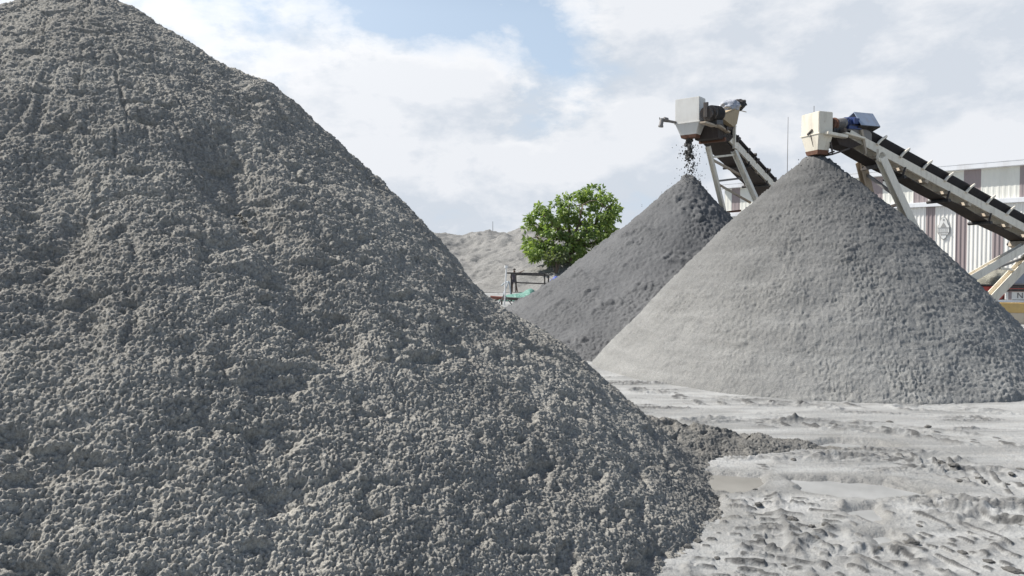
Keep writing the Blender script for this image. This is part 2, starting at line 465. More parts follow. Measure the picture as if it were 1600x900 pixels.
sd = bpy.data.lights.new('sun', 'SUN'); sd.energy = 5.0; sd.angle = math.radians(.53); sd.color = (1, .97, .925)
so = bpy.data.objects.new('sun', sd); COL.objects.link(so)
sv = Vector((math.sin(SUN_AZ)*math.cos(SUN_EL), math.cos(SUN_AZ)*math.cos(SUN_EL), math.sin(SUN_EL)))
so.rotation_euler = sv.to_track_quat('Z', 'Y').to_euler(); so.location = (-20, 5, 30)

cam = bpy.data.cameras.new('camera'); cam.sensor_width = 36; cam.lens = 36*FPX/1600; cam.clip_end = 6000; cam.clip_start = .05
cob = bpy.data.objects.new('camera', cam); COL.objects.link(cob); cob.location = (0, 0, EYE)
cob.rotation_euler = (math.pi/2-PITCH, 0, 0); SC.camera = cob
SC.view_settings.view_transform = 'Standard'; SC.view_settings.look = 'None'
SC.view_settings.exposure = 0.43; SC.view_settings.gamma = 1
SC.cycles.max_bounces = 6; SC.cycles.use_denoising = True

# ================================================================ heaps of sand
def billow(p, octaves, seed, gain=.55):
    """rounded lumps with sharp creases between them, on several scales"""
    p = np.asarray(p, np.float32); sm = 0; a = 1; tt = 0
    for k in range(octaves):
        sm = sm+a*np.minimum(1, np.abs(perlin(p, seed+k))*1.5); tt += a; a *= gain; p = p*1.93+3.7
    return sm/tt

def near_disp(p, h):
    p = p.astype(np.float32)
    q = p+.010*np.stack([perlin(p*20, 51), perlin(p*20, 52), perlin(p*20, 53)], 1)
    patch = fbm(p*1.1, 3, 61); patch2 = fbm(p*2.6, 2, 62)
    up = smooth(.8, 3.2, h)
    d = .055*fbm(p*1.5, 4, 63, .6)+.030*fbm(p*5, 3, 70, .6)
    hol = smooth(.10, .45, fbm(p*np.array((3.4, 3.4, 5.5)), 3, 66, .6))          # slumped hollows
    d -= .045*hol
    th = np.arctan2(p[:, 1]-8.313, p[:, 0]+4.672); rr_ = np.hypot(p[:, 1]-8.313, p[:, 0]+4.672)
    run = fbm(np.stack([th*7+.25*fbm(p*.8, 2, 69), rr_*.75, 0*th], 1), 3, 68)      # runs where sand slid downhill
    d -= .030*smooth(.16, .45, run)*smooth(.3, 1.2, h)
    run2 = fbm(np.stack([th*24+.5*fbm(p*1.5, 2, 72), rr_*.9, 0*th], 1), 3, 73); d -= .022*smooth(.14, .42, run2)*smooth(.2, .8, h)
    d += .026*billow(q*9, 4, 67, .7)*(.8+.5*patch)
    d += .036*.40*clods(q/.036, 2)*(.15+.5*up+.4*smooth(-.1, .35, patch2))
    d += .0145*1.05*clods(q/.0145, 3)
    d += .0075*perlin(q*58, 65)+.0045*perlin(p*117, 71)
    return (d-.028)*smooth(-.03, .05, h)

def front_disp(p, h):
    p = p.astype(np.float32)
    q = p+.012*np.stack([perlin(p*15, 54), perlin(p*15, 55), perlin(p*15, 56)], 1)
    patch = fbm(p*.9, 3, 71)
    lump = smooth(-.2, .35, patch)
    d = .035*fbm(p*1.6, 3, 73)+.018*fbm(p*np.array((5, 5, 10)), 4, 74, .6)
    d += .026*fbm(q*np.array((13, 13, 30)), 4, 77, .68)
    d += .08*.36*clods(q/.08, 4)*smooth(.24, .5, fbm(p*1.9, 2, 75))
    d += .030*.9*clods(q/np.array((.032, .032, .021)), 5)*(.25+.75*lump)
    d += .006*perlin(p*70, 76)
    return d*smooth(.0, .1, h)*(1-.45*smooth(1.2, .2, h)*smooth(6, 3, p[:, 0]))

def rear_disp(p, h):
    p = p.astype(np.float32)
    patch = fbm(p*.9, 3, 81)
    d = .04*fbm(p*1.6, 3, 83)+.030*fbm(p*10, 4, 87, .68)
    d += .15*.55*clods(p/.15, 6)*smooth(.04, .36, fbm(p*1.3, 2, 85))
    d += .052*.85*clods(p/.052, 7)*(.35+.65*smooth(-.3, .2, patch))
    d += .012*fbm(p*30, 2, 86)
    return d*smooth(.0, .1, h)

def far_disp(p, h):
    p = p.astype(np.float32)
    d = .5*fbm(p*.35, 4, 91)+.35*billow(p*np.array((.9, .9, .5)), 5, 94, .6)+.4*clods(p/.9, 8)*smooth(.0, .4, fbm(p*.2, 2, 92))+.10*fbm(p*3, 3, 93)
    return d*smooth(.05, .8, h)

def billow(p, octaves, seed, gain=.55):
    """rounded lumps with sharp creases between them, on several scales"""
    p = np.asarray(p, np.float32); sm = 0; a = 1; tt = 0
    for k in range(octaves):
        sm = sm+a*np.minimum(1, np.abs(perlin(p, seed+k))*1.5); tt += a; a *= gain; p = p*1.93+3.7
    return sm/tt

def heap(name, az, rho, hf, df, mat, label, cat, sink=.06):
    p, keep = raise_grid(az, rho, hf, df, sink)
    o, _ = grid_object(name, p[..., 0], p[..., 1], p[..., 2], keep, [mat])
    return tag(o, label, cat)

near = heap('sand_pile', steps((-1.7, -.72, .012), (-.72, .40, .00105), (.40, .50, .005)), gsteps((1.6, 2.9, .004), (2.9, 9.9, .00105), (9.9, 17, .02)),
     near_pile, near_disp, M['near_sand'], 'huge crumbly grey sand pile filling the left of the foreground', 'sand pile')
front = heap('sand_pile', steps((.0, .80, .0011), (.80, .95, .01)), gsteps((8.5, 15.6, .0015), (15.6, 24, .012)),
     front_pile, front_disp, M['front_sand'], 'pale grey conical sand pile under the cream chute with the blue motor hood', 'sand pile')
rear = heap('sand_pile', steps((-.12, .60, .0014),), gsteps((13.5, 21.5, .0018), (21.5, 29, .012)),
     rear_pile, rear_disp, M['rear_sand'], 'dark damp pointed sand pile under the white chute, sand still falling on it', 'sand pile')
mound = heap('sand_mound', steps((-.55, .75, .0026),), gsteps((54, 100, .0022), (100, 150, .02)),
     far_mound, far_disp, M['far_sand'], 'long dry beige sand mound in the distance behind the worker and the tree', 'sand mound', .15)

# ================================================================ the yard ground
PUDDLES = [  # photo pixels of the outline, one wet hollow each
    ('shallow brown muddy puddle at the foot of the near sand pile', [(1058, 742), (1110, 737), (1190, 742), (1198, 752), (1185, 762), (1150, 767), (1075, 764)]),
    ('long milky puddle shining pale in the middle of the muddy ground', [(1232, 745), (1290, 745), (1380, 752), (1462, 770), (1400, 781), (1310, 778), (1252, 765)]),
    ('small bright puddle beside the toe of the near sand pile', [(1088, 772), (1125, 772), (1138, 800), (1120, 815), (1098, 808)]),
    ('pale puddle between the rough tyre tracks and the muddy ridge', [(1305, 792), (1370, 788), (1385, 805), (1378, 818), (1330, 806)]),
    ('lowest milky puddle in front of the long shining one', [(1345, 828), (1385, 827), (1408, 840), (1370, 848)]),
    ('thin pale puddle right of the tail of loose sand', [(1245, 695), (1300, 684), (1370, 690), (1405, 697), (1330, 702), (1270, 703)]),
]
POLYS = [np.array([G(*q) for q in pts]) for _, pts in PUDDLES]

def poly_dist(x, y, P2):
    """signed distance to a polygon, negative inside"""
    ins = np.zeros(x.shape, bool); best = np.full(x.shape, 1e9); n = len(P2)
    for i in range(n):
        a, b = P2[i], P2[(i+1) % n]
        dd_, _ = seg(x, y, a, b); best = np.minimum(best, dd_)
        c = (a[1] > y) != (b[1] > y)
        xi = (b[0]-a[0])*(y-a[1])/(b[1]-a[1]+1e-12)+a[0]
        ins ^= c & (x < xi)
    return np.where(ins, -best, best)

TRACKS = [  # from, to (photo pixels), width, lug spacing, lug height, skew
    ((1165, 905), (1150, 765), .66, .13, .028, .10),
    ((1262, 905), (1225, 775), .66, .14, .030, -.05),
    ((1330, 905), (1480, 810), .80, .17, .020, -.30),
    ((1450, 905), (1640, 820), .85, .18, .022, -.35),
    ((1640, 775), (1385, 712), .60, .20, .036, .9),
    ((1085, 632), (1350, 634), .36, .36, .045, .1),
    ((1180, 664), (1330, 668), .35, .3, .020, .2),
    ((1330, 668), (1640, 700), .4, .3, .020, .3),
]
RUTS = [((1290, 668), (1640, 706), .03), ((1200, 652), (1330, 660), .03), ((1240, 728), (1560, 738), .02), ((1330, 742), (1640, 800), .03), ((1420, 790), (1640, 830), .03),
        ((1310, 720), (1480, 716), .03), ((1080, 660), (1240, 655), .035), ((1000, 612), (1300, 640), .025), ((1420, 640), (1640, 650), .025), ((1180, 862), (1420, 868), .02)]
def rubble_mask(p):
    return smooth(.08, .34, fbm(p*np.array((.45, 1.9, 1)), 5, 103, .6))
def ground_height(x, y, full=False):
    p = V3(x, y)
    r = np.hypot(x, y)
    near_ = 1-smooth(25, 60, r)
    z = .014+.020*fbm(p*.45, 3, 101)+.010*fbm(p*np.array((.8, 3.6, 1)), 5, 102, .58)*near_
    rough = rubble_mask(p)
    dk = .75*rough*smooth(-.45, .15, fbm(p*7, 3, 140))
    z = z+near_*rough*(.070*.30*clods(p/.070, 11)*smooth(.0, .4, perlin(p*2.3, 113))+.036*.8*clods(p/.036, 12)+.008*billow(p*11, 3, 105))
    cr = smooth(-.25, .35, fbm(p*np.array((.8, 2.2, 1)), 3, 141))
    z = z+(.003*fbm(p*26, 3, 104)+(.002+.007*cr)*billow(p*np.array((8, 17, 1)), 4, 114, .65)+.022*.6*cr*clods(p/.022, 13)*smooth(.1, .5, fbm(p*3.1, 2, 142)))*near_
    # scattered crumbs thrown up by the tyres
    cb = clods(p/np.array((.075, .05, 1)), 14)*smooth(.22, .5, fbm(p*1.4, 3, 143)); z = z+.05*.34*cb*near_
    dk = np.maximum(dk, .9*smooth(.15, .5, cb))
    for a, b, wd, sp_, hh, sk in TRACKS:
        a2, b2 = G(*a), G(*b); L = np.hypot(*(b2-a2)); u = (b2-a2)/L
        l = (x-a2[0])*u[0]+(y-a2[1])*u[1]; c = -(x-a2[0])*u[1]+(y-a2[1])*u[0]
        c = c+.06*np.sin(l*1.3+a[0])
        edge = wd/2+.07*perlin(p*6, 115)
        m = smooth(.05, -.03, np.abs(c)-edge)*smooth(-.2, .1, l)*smooth(L+.2, L-.1, l)
        ph = (l+sk*c)/sp_+.16*perlin(p*2.6, 106)+.05*perlin(p*13, 119)
        fr = ph % 1      # steep on one side, trailing off on the other
        brk = smooth(-.02, .16, perlin(np.stack([c*8+7.7*np.floor(ph), 1.37*np.floor(ph), 0*c], 1), 107)+.04)
        lug = smooth(0, .12, fr)*np.maximum(0, 1-fr/.46)**.7*brk
        z = z+m*(lug*hh*(1+.5*perlin(p*6, 108))-.012)
        dk = np.maximum(dk, m*.95*smooth(.12, .5, lug)*smooth(-.5, .1, perlin(p*9, 144)+.1))  # dark dashes: lifted damp mud plus lug shadow painted into the colour
        ed = np.exp(-((np.abs(c)-wd/2-.06)/.04)**2)*smooth(-.2, .1, l)*smooth(L+.2, L-.1, l)*smooth(-.1, .3, perlin(p*2.1, 109))
        z = z+.022*ed*(1+.8*perlin(p*16, 145)); dk = np.maximum(dk, .55*ed)
    for a, b, dp in RUTS:
        dd_, tt = seg(x, y, G(*a), G(*b)); dd_ = dd_+.16*perlin(p*1.1, 110)+.03*perlin(p*6, 116)
        k_ = smooth(-.35, .15, perlin(p*np.array((1.2, 1.2, 1)), 118))
        lip = np.exp(-((dd_-.13)/.05)**2)*k_*(1+.9*perlin(p*15, 146))
        z = z-k_*dp*np.exp(-(dd_/.07)**2)+dp*1.1*lip
        dk = np.maximum(dk, .6*lip*smooth(-.2, .3, perlin(p*4, 147)))  # shadow edge of the rut painted dark along its lip
    for k, P2 in enumerate(POLYS):
        sdist = poly_dist(x, y, P2)+.12*fbm(p*3.0, 4, 120+k)
        bl = smooth(.055, -.09, sdist)
        z = z*(1-bl)+bl*(-.050+.012*fbm(p*4, 3, 130)); dk = dk*(1-bl)
    return (z, np.clip(dk, 0, 1)) if full else z

az_fine = steps((-.02, .66, .0011))
az = np.concatenate([np.arange(-math.pi, -.02, .06), az_fine, np.arange(.70, math.pi, .06), [math.pi]])
rho = np.concatenate([[.02, 1, 2.5], gsteps((3.0, 13.5, .0021), (13.5, 70, .03), (70, 3000, .25))])
A_, R_ = np.meshgrid(az, rho, indexing='ij')
GX, GY = R_*np.sin(A_), R_*np.cos(A_)
GZ = np.zeros_like(GX)
rr = np.hypot(GX, GY).ravel()
sel = rr < 70
zf = np.zeros(rr.shape); rub_shade_v = np.zeros(rr.shape, np.float32)
zf[sel], rub_shade_v[sel] = ground_height(GX.ravel()[sel], GY.ravel()[sel], True)
GZ = zf.reshape(GX.shape)*(1-smooth(40, 69, np.hypot(GX, GY)))

# mud: dry crust, damp patches, painted lug and rut shade, wet shine round the puddles
m, t2, b = new_mat('yard_mud')
co = t2.node('ShaderNodeTexCoord').outputs['Object']
mp = t2.node('ShaderNodeMapping', {'Vector': co, 'Scale': (.35, 1.9, 1)}).outputs[0]
n1 = t2.noise(mp, 1.0, 8, .66, .3); n2 = t2.noise(co, 5, 6, .65); n3 = t2.noise(co, 60, 4, .7)
wet = t2.node('ShaderNodeAttribute', attribute_name='wet').outputs['Fac']
rub = t2.node('ShaderNodeAttribute', attribute_name='rubble_shade').outputs['Fac']
c = t2.mix(t2.ramp(n1, ((.40, 0), (.60, 1))), (.225, .226, .217), (.37, .371, .358))
c = t2.mix(t2.math('MULTIPLY', t2.ramp(n2, ((.45, 0), (.7, 1))), .5), c, (.29, .28, .258))
c = t2.mix(t2.math('MULTIPLY', rub, .93), c, (.070, .069, .066))
c = t2.mix(t2.math('MULTIPLY', wet, .55), c, (.20, .193, .175))
c = t2.mix(.35, c, t2.mix(1, c, t2.ramp(n3, ((.25, .5), (.75, 1.5))), 'MULTIPLY'))
t2.l.new(c, b.inputs['Base Color'])
rg = t2.math('SUBTRACT', .9, t2.math('MULTIPLY', wet, .60))
t2.l.new(rg, b.inputs['Roughness']); b.inputs['Specular IOR Level'].default_value = .3
bp = t2.node('ShaderNodeBump', {'Height': t2.math('ADD', t2.noise(co, 26, 4, .7), t2.math('MULTIPLY', n3, .5)), 'Strength': .8, 'Distance': .02})
t2.l.new(bp.outputs[0], b.inputs['Normal'])
M['mud'] = m
go, used = grid_object('ground', GX, GY, GZ, np.ones((GX.shape[0]-1, GX.shape[1]-1), bool), [m])
tag(go, 'pale grey muddy yard ground with tyre tracks', 'ground', kind='structure')
gx, gy = GX.ravel()[used], GY.ravel()[used]
wetv = np.zeros(gx.shape, np.float32)
s2 = np.hypot(gx, gy) < 16
for k, P2 in enumerate(POLYS):
    sdist = poly_dist(gx[s2], gy[s2], P2)+.12*fbm(V3(gx[s2], gy[s2])*3.0, 4, 120+k)
    wetv[s2] = np.maximum(wetv[s2], smooth(.24, .0, sdist))
rub_shade_v = rub_shade_v[used].astype(np.float32)
for nm, arr in (('wet', wetv), ('rubble_shade', rub_shade_v)):
    at = go.data.attributes.new(nm, 'FLOAT', 'POINT'); at.data.foreach_set('value', arr)

def water_mat(nm, c0_, c1_):
  m, t2, b = new_mat(nm)
  co = t2.node('ShaderNodeTexCoord').outputs['Object']
  c = t2.mix(t2.ramp(t2.noise(co, 1.6, 3), ((.35, 0), (.65, 1))), c0_, c1_)
  t2.l.new(c, b.inputs['Base Color']); b.inputs['Roughness'].default_value = .04; b.inputs['IOR'].default_value = 1.33
  return m
M['water'] = water_mat('milky_water', (.27, .272, .262), (.34, .342, .332)); M['brown_water'] = water_mat('brown_water', (.20, .193, .172), (.25, .242, .218))
for k, (lab, pts) in enumerate(PUDDLES):
    P2 = POLYS[k]; c0 = P2.mean(0)
    ring = [c0+(q-c0)*(1+.06/np.hypot(*(q-c0))) for q in P2]
    ar = sum(ring[i-1][0]*ring[i][1]-ring[i][0]*ring[i-1][1] for i in range(len(ring)))
    if ar < 0: ring = ring[::-1]
    me = bpy.data.meshes.new('puddle'); me.from_pydata([(q[0]-c0[0], q[1]-c0[1], 0) for q in ring], [], [tuple(range(len(ring)))])
    me.materials.append(M['brown_water' if k == 0 else 'water']); o = bpy.data.objects.new('puddle', me); COL.objects.link(o); o.location = (c0[0], c0[1], -.022-.004*k)
    tag(o, lab, 'puddle', kind='structure')
# ================================================================ belt conveyors
Z3 = np.array((0, 0, 1.))
def project(p):
    p = A3(p)-np.array((0, 0, EYE)); c, s = math.cos(PITCH), math.sin(PITCH)
    f = p[1]*c-p[2]*s; return 800+FPX*p[0]/f, 450-FPX*(p[1]*s+p[2]*c)/f
def reach(K, dr, px):
    """length along dr from K at which the photo column px is met"""
    lo, hi = 0.0, 6.0; K, dr = A3(K), A3(dr); s0 = project(K)[0]-px
    for _ in range(50):
        m_ = (lo+hi)/2
        if (project(K+dr*m_)[0]-px)*s0 > 0: lo = m_
        else: hi = m_
    return lo

class Conveyor:
    def __init__(s, root, phi, a, Ya, b, W, length):
        """phi: heading of the tail; a, b: two photo pixels on the top edge of the near side rail"""
        s.root = root; s.W = W; f = math.radians(phi)
        s.h = np.array((math.sin(f), math.cos(f), 0)); s.v = np.array((math.cos(f), -math.sin(f), 0))
        s.A = P(a[0], a[1], Ya); s.B = s.hit(b[0], b[1], s.A)
        s.u = unit(s.B-s.A); s.n = np.cross(s.v, s.u); s.L = length
    def hit(s, px, py, o=None, off=0):
        """photo pixel -> point in the vertical plane of the near side rail (moved off metres towards us)"""
        o = (s.A if o is None else o)+s.v*off
        dr = P(px, py, 1.0)-np.array((0, 0, EYE)); e = np.array((0, 0, EYE))
        return e+dr*(np.dot(o-e, s.v)/np.dot(dr, s.v))
    def at(s, a, b, c): return s.A+s.u*a+s.v*b+s.n*c
    def frame(s, rail_h, paint, belt_gap, idlers, wing, hooks=True):
        W, L, u, v, n = s.W, s.L, s.u, s.v, s.n
        for b0 in (0, -W-.06):
            mb = MB(); sg = 1 if b0 == 0 else -1; x = .06
            # channel section: web and two flanges
            prof = [(0, 0), (0, -rail_h), (-x*sg, -rail_h), (-x*sg, -rail_h+.014), (-.014*sg, -rail_h+.014), (-.014*sg, -.014), (-x*sg, -.014), (-x*sg, 0)]
            off = 0 if b0 == 0 else -W
            mb.prism([(p_[0]+off, p_[1]) for p_ in prof], s.A, v, n, u*L)
            mb.build('side_rail', M[paint], s.root)
        # troughed carrying belt
        mb = MB(); q = [(-.02, wing), (-W*.28, .055), (-W*.72, .055), (-W+.02, wing)]
        prof = q+[(p_[0], p_[1]-.022) for p_ in q[::-1]]
        prof[4] = (-W+.02, wing-.03); prof[-1] = (-.02, wing-.03)
        mb.prism(prof, s.at(-.15, 0, 0), v, n, u*(L+.1)); mb.build('belt', M['belt'], s.root)
        # sand riding on the belt
        mb = MB(); prof = [(-W*.26, .062), (-W*.74, .062), (-W*.62, .13), (-W*.5, .15), (-W*.38, .13)]
        mb.prism(prof, s.at(.2, 0, 0), v, n, u*(L-.4)); mb.build('belt_load', M['wet_sand'], s.root)
        # slack return belt underneath
        mb = MB(); N = 40; up = []; dn = []
        for k in range(N+1):
            a_ = .15+(L-.2)*k/N; sag = -.03*abs(math.sin(a_/1.7*math.pi))
            up.append((a_, belt_gap+sag)); dn.append((a_, belt_gap+sag-.016))
        mb.prism(up+dn[::-1], s.at(0, 0, 0), u, n, v*-W); mb.build('return_belt', M['belt_under'], s.root)
        k = 0
        for a_ in idlers:
            if not hooks: w_ = 0
            mb = MB()     # hooked idler bracket: foot, riser and a short turned-in top
            w_ = .05
            mb.path([s.at(a_-.09, .012, -.02), s.at(a_-.05, .02, .07), s.at(a_+.0, .025, wing*.75), s.at(a_+.07, .02, wing+(.03 if hooks else -.03)), s.at(a_+.11, -.03, wing+(.02 if hooks else -.05))], [.030, .028, .026, .024, .022], 8)
            o = mb.build('idler_bracket', M[paint if hooks else 'dark_steel'], s.root)
            mb = MB(); mb.path([s.at(a_, -W-.012, -.02), s.at(a_, -W-.02, wing*.75), s.at(a_+.05, -W-.015, wing-.02)], .026, 8)
            mb.build('idler_bracket', M[paint], s.root)
            rl = MB()
            rl.tube(s.at(a_, -.03, wing-.05), s.at(a_, -W*.29, .005), .032, 10)
            rl.tube(s.at(a_, -W*.30, .0), s.at(a_, -W*.70, .0), .032, 10)
            rl.tube(s.at(a_, -W*.71, .005), s.at(a_, -W+.03, wing-.05), .032, 10)
            rl.build('roller', M['dark_steel'], o)
            cm = MB(); cm.box(s.at(a_+.12, 0, -rail_h), u, v, n, (-.05, .05), (-W, -.002), (-.075, -.003)); cm.build('cross_member', M['rust_cream'], s.root)
            if k % 2 == 1:
                o = MB()
                o.tube(s.at(a_+.1, .09, belt_gap-.075), s.at(a_+.1, -W-.09, belt_gap-.075), .036, 12)
                o = o.build('return_roller', M['black'], s.root, smooth_=False)
                for b_ in (.02, -W-.02):
                    hg = MB(); hg.bar(s.at(a_+.1, b_, -rail_h), s.at(a_+.1, b_, belt_gap-.11), .05, .012, u); hg.build('hanger', M['dark_steel'], o)
            k += 1

def chute(root, K, h, v, wl, ll, zt, zb, mat, rim_mat, inset, slope_side=.0):
    """box head chute: K is its near top corner; runs wl along -v and ll along h; hopper below zt down to zb"""
    K = A3(K)
    def R(i0, z): # rectangle, inset i0, at depth z under K
        return [K+h*(0+i0*.6)+v*(-i0)-Z3*z, K+h*(ll-i0*.3)+v*(-i0)-Z3*z, K+h*(ll-i0*.3)+v*(-wl+i0)-Z3*z, K+h*(i0*.6)+v*(-wl+i0)-Z3*z]
    mb = MB(); mb.add(R(0, 0)+R(0, zt), [(0, 1, 2, 3), (0, 1, 5, 4), (1, 2, 6, 5), (2, 3, 7, 6), (3, 0, 4, 7), (4, 5, 6, 7)])
    mb.build('chute_box', mat, root, bevel=.012)
    mb = MB(); mb.add(R(-.006, zt-.01)+R(inset, zb), [(0, 1, 5, 4), (1, 2, 6, 5), (2, 3, 7, 6), (3, 0, 4, 7), (0, 1, 2, 3), (4, 5, 6, 7)])
    hp = mb.build('hopper', mat, root, bevel=.008)
    mb = MB(); mb.add(R(inset-.012, zb-.03)+R(inset+.012, zb+.05), [(0, 1, 5, 4), (1, 2, 6, 5), (2, 3, 7, 6), (3, 0, 4, 7), (0, 1, 2, 3), (4, 5, 6, 7)])
    mb.build('outlet_rim', rim_mat, hp)
    mb = MB()      # seam flange where the hopper is bolted on
    a, b, c, d_ = R(-.02, zt-.012); mb.add([a, b, c, d_]+R(-.02, zt+.012), [(0, 1, 2, 3), (4, 5, 6, 7), (0, 1, 5, 4), (1, 2, 6, 5), (2, 3, 7, 6), (3, 0, 4, 7)])
    mb.build('flange', mat, root)
    return K

# ---------------------------------------------------------------- front conveyor (cream chute, blue hood)
root = empty('belt_conveyor', (P(1440, 500, 15.2)[0], P(1440, 500, 15.2)[1], 0), 'cream belt conveyor with a blue motor hood above the pale sand pile', 'conveyor', 'belt conveyors feeding the sand piles')
C2 = Conveyor(root, 70, (1330, 203), 14.75, (1600, 349), .36, 11.0)
C2.frame(.165, 'cream', -.31, list(np.arange(.80, 10.6, .66)), .20)
h, v, u, n = C2.h, C2.v, C2.u, C2.n
K2 = P(1280, 173, 14.45)
wl = reach(K2, -v, 1252); ll = reach(K2, h, 1302)
chute(root, K2, h, v, wl, ll, .43, .77, M['cream_box'], M['rusty'], .085)
# drum and its dark belly between chute and belt
mb = MB(); pc = C2.at(-.22, 0, -.12); mb.tube(pc+v*-.02, pc+v*(-C2.W+.02), .17, 20); o = mb.build('head_pulley', M['black'], root, smooth_=False)
mb = MB(); mb.tube(pc+v*.12, pc+v*(-C2.W-.1), .04, 12); mb.build('shaft', M['dark_steel'], o)
mb = MB()
pts = [C2.hit(*q) for q in ((1306, 214), (1352, 214), (1346, 226), (1330, 232), (1312, 226))]
mb.add([p for p in pts]+[p-v*C2.W for p in pts], [(0, 1, 2, 3, 4), (5, 6, 7, 8, 9)]+[(k, (k+1) % 5, (k+1) % 5+5, k+5) for k in range(5)])
mb.build('belly_plate', M['belt_under'], root)
mb = MB(); a, b = C2.hit(1289, 208, None, .05), C2.hit(1321, 214, None, .05)
mb.bar(a, b, .06, .16, v); mb.bar(C2.hit(1316, 208, None, .03), C2.hit(1348, 217, None, .03), .04, .17, v)
mb.build('head_bracket', M['cream'], root, bevel=.008)
mb = MB(); mb.bar(C2.hit(1345, 203), C2.hit(1352, 241), .05, .07, v); mb.build('end_post', M['rust_cream'], root)
mb = MB(); a, b, c_ = C2.hit(1298, 222), C2.hit(1301, 241), C2.hit(1327, 232)
mb.bar(a, b, .025, .025); mb.bar(b, c_, .03, .03); mb.bar(b-v*.4, c_-v*.4, .03, .03); mb.bar(b, b-v*.4, .03, .03); mb.build('belt_scraper', M['dark_steel'], root)
# gearbox, motor and hood on top
mo = MB(); m0 = C2.hit(1302, 194, None, -.10); m1 = C2.hit(1318, 192, None, -.10); m2 = C2.hit(1341, 191, None, -.10)
mo.tube(m0-h*.06, m0+h*.05, .115, 18); mo.tube(m0+h*.0, m0+h*.02, .13, 18); mo.box(m0, h, v, Z3, (-.05, .08), (-.12, .05), (-.20, -.04))
o = mo.build('gearbox', M['rusty'], root)
mo = MB(); mo.tube(m0+h*.05, m1+h*.02, .108, 18, .10)
for k in range(5): mo.tube(m0+h*(.08+.03*k), m0+h*(.09+.03*k), .118, 18)
mo.build('coupling', M['grey_steel'], o)
mo = MB(); mo.tube(m1, m2, .095, 20); 
for k in range(9):
    q = m1+(m2-m1)*(k+.7)/10; mo.tube(q, q+h*.010, .112, 20)
mo.tube(m2, m2+h*.03, .10, 20); mo.box((m1+m2)/2, h, v, Z3, (-.06, .07), (.06, .15), (-.05, .06)); mo.box((m1+m2)/2, h, v, Z3, (-.16, .16), (-.12, .12), (-.15, -.09))
mo.build('motor', M['blue'], root)
T = C2.hit(1334, 174.5, None, -.08); hl = reach(T, h, 1364)
hd = MB(); top = [(0, 0), (.20, -.30), (.185, -.30), (0, -.022), (-.24, -.14), (-.25, -.12)]
hd.prism(top, T, v, Z3, h*hl); hd.build('motor_hood', M['hood'], root, bevel=.004)
hd = MB()
for q in (0, hl-.012): hd.add([T+h*(q+e)+v*a+Z3*b for e in (0, .012) for a, b in ((0, -.02), (.19, -.30), (-.02, -.36), (-.23, -.14))], [(0, 1, 2, 3), (4, 5, 6, 7), (0, 1, 5, 4), (1, 2, 6, 5), (2, 3, 7, 6), (3, 0, 4, 7)]) if q else None
hd.add([T+h*e+v*a+Z3*b for e in (0.0, hl) for a, b in ((.19, -.30), (.185, -.315), (-.02, -.375), (-.02, -.36))], [(0, 1, 2, 3), (4, 5, 6, 7), (0, 1, 5, 4), (1, 2, 6, 5), (2, 3, 7, 6), (3, 0, 4, 7)])
hd.build('hood_end', M['black'], root)
mo = MB(); mo.prism([(0, 0), (.62, -.19), (.62, -.04), (.46, .13), (.05, .13)], C2.hit(1325, 203, None, -.02), h, Z3, -v*.34); mo.build('motor_base', M['grey_steel'], root, bevel=.006)
mb = MB(); q = K2+h*(.1)-v*.25; mb.tube(q, q+Z3*.15, .006, 6); mb.build('rod', M['grey_steel'], root)
# rusty latch and runs on the chute face
mb = MB(); c0 = K2-v*(wl*.46)-h*.012-Z3*.40
mb.bar(c0-v*.07+Z3*-.02, c0+v*.06+Z3*.06, .03, .03, h); mb.bar(c0+Z3*.0, c0-Z3*.34+v*.05+h*.07, .016, .016, h); mb.build('latch', M['dark_steel'], root)

# trestles
def leg(name, p, q, w_, t_, mat, root, C, grow=0):
    mb = MB(); p, q = A3(p), A3(q); q = q+unit(q-p)*grow
    # H section: two flanges and a web
    d_ = unit(q-p); a = unit(np.cross(d_, C.v)); b = np.cross(a, d_); L = np.linalg.norm(q-p)
    for s_ in (-1, 1): mb.box(p, d_, a, b, (0, L), (-w_/2, w_/2), (s_*t_/2-.008, s_*t_/2+.008))
    mb.box(p, d_, a, b, (0, L), (-.008, .008), (-t_/2, t_/2))
    return mb.build(name, M[mat], root)
near_top, near_bot = P(1376, 247, 14.75), P(1434, 372, 14.95)
far_top, far_bot = P(1345, 253, 15.5), P(1364, 330, 15.9)
leg('leg', near_top, near_bot, .17, .12, 'cream', root, C2, 2.6)
leg('leg', far_top, far_bot, .17, .12, 'rust_cream', root, C2, 2.8)
mb = MB(); mb.bar(P(1347, 264, 15.5), P(1384, 257, 14.8), .07, .07); mb.build('cross_brace', M['dark_steel'], root)
mb = MB(); mb.bar(P(1362, 330, 15.85), P(1410, 318, 14.9), .07, .05); mb.build('cross_brace', M['dark_steel'], root)
mb = MB(); mb.bar(P(1352, 271, 15.6), P(1404, 309, 14.9), .07, .05); mb.build('cross_brace', M['grey_steel'], root)
mb = MB(); q = P(1377, 246, 14.72); mb.tube(q+v*.03, q-v*.03, .11, 16); mb.box(q, h, v, Z3, (-.1, .1), (-.03, .03), (-.02, .16)); mb.build('gusset', M['cream'], root, bevel=.006)
t_top = C2.hit(1612, 384)
b1, b2 = P(1607, 382, t_top[1]), P(1515, 435, t_top[1]-1.1)
leg('leg', b1, b2, .17, .12, 'cream', root, C2, 1.2)
l1, l2 = P(1622, 388, t_top[1]+.1), P(1548, 466, t_top[1]+.1)
leg('leg', l1, l2, .23, .14, 'cream', root, C2, 1.6)
l1b, l2b = P(1640, 392, t_top[1]+.7), P(1605, 480, t_top[1]+.8)
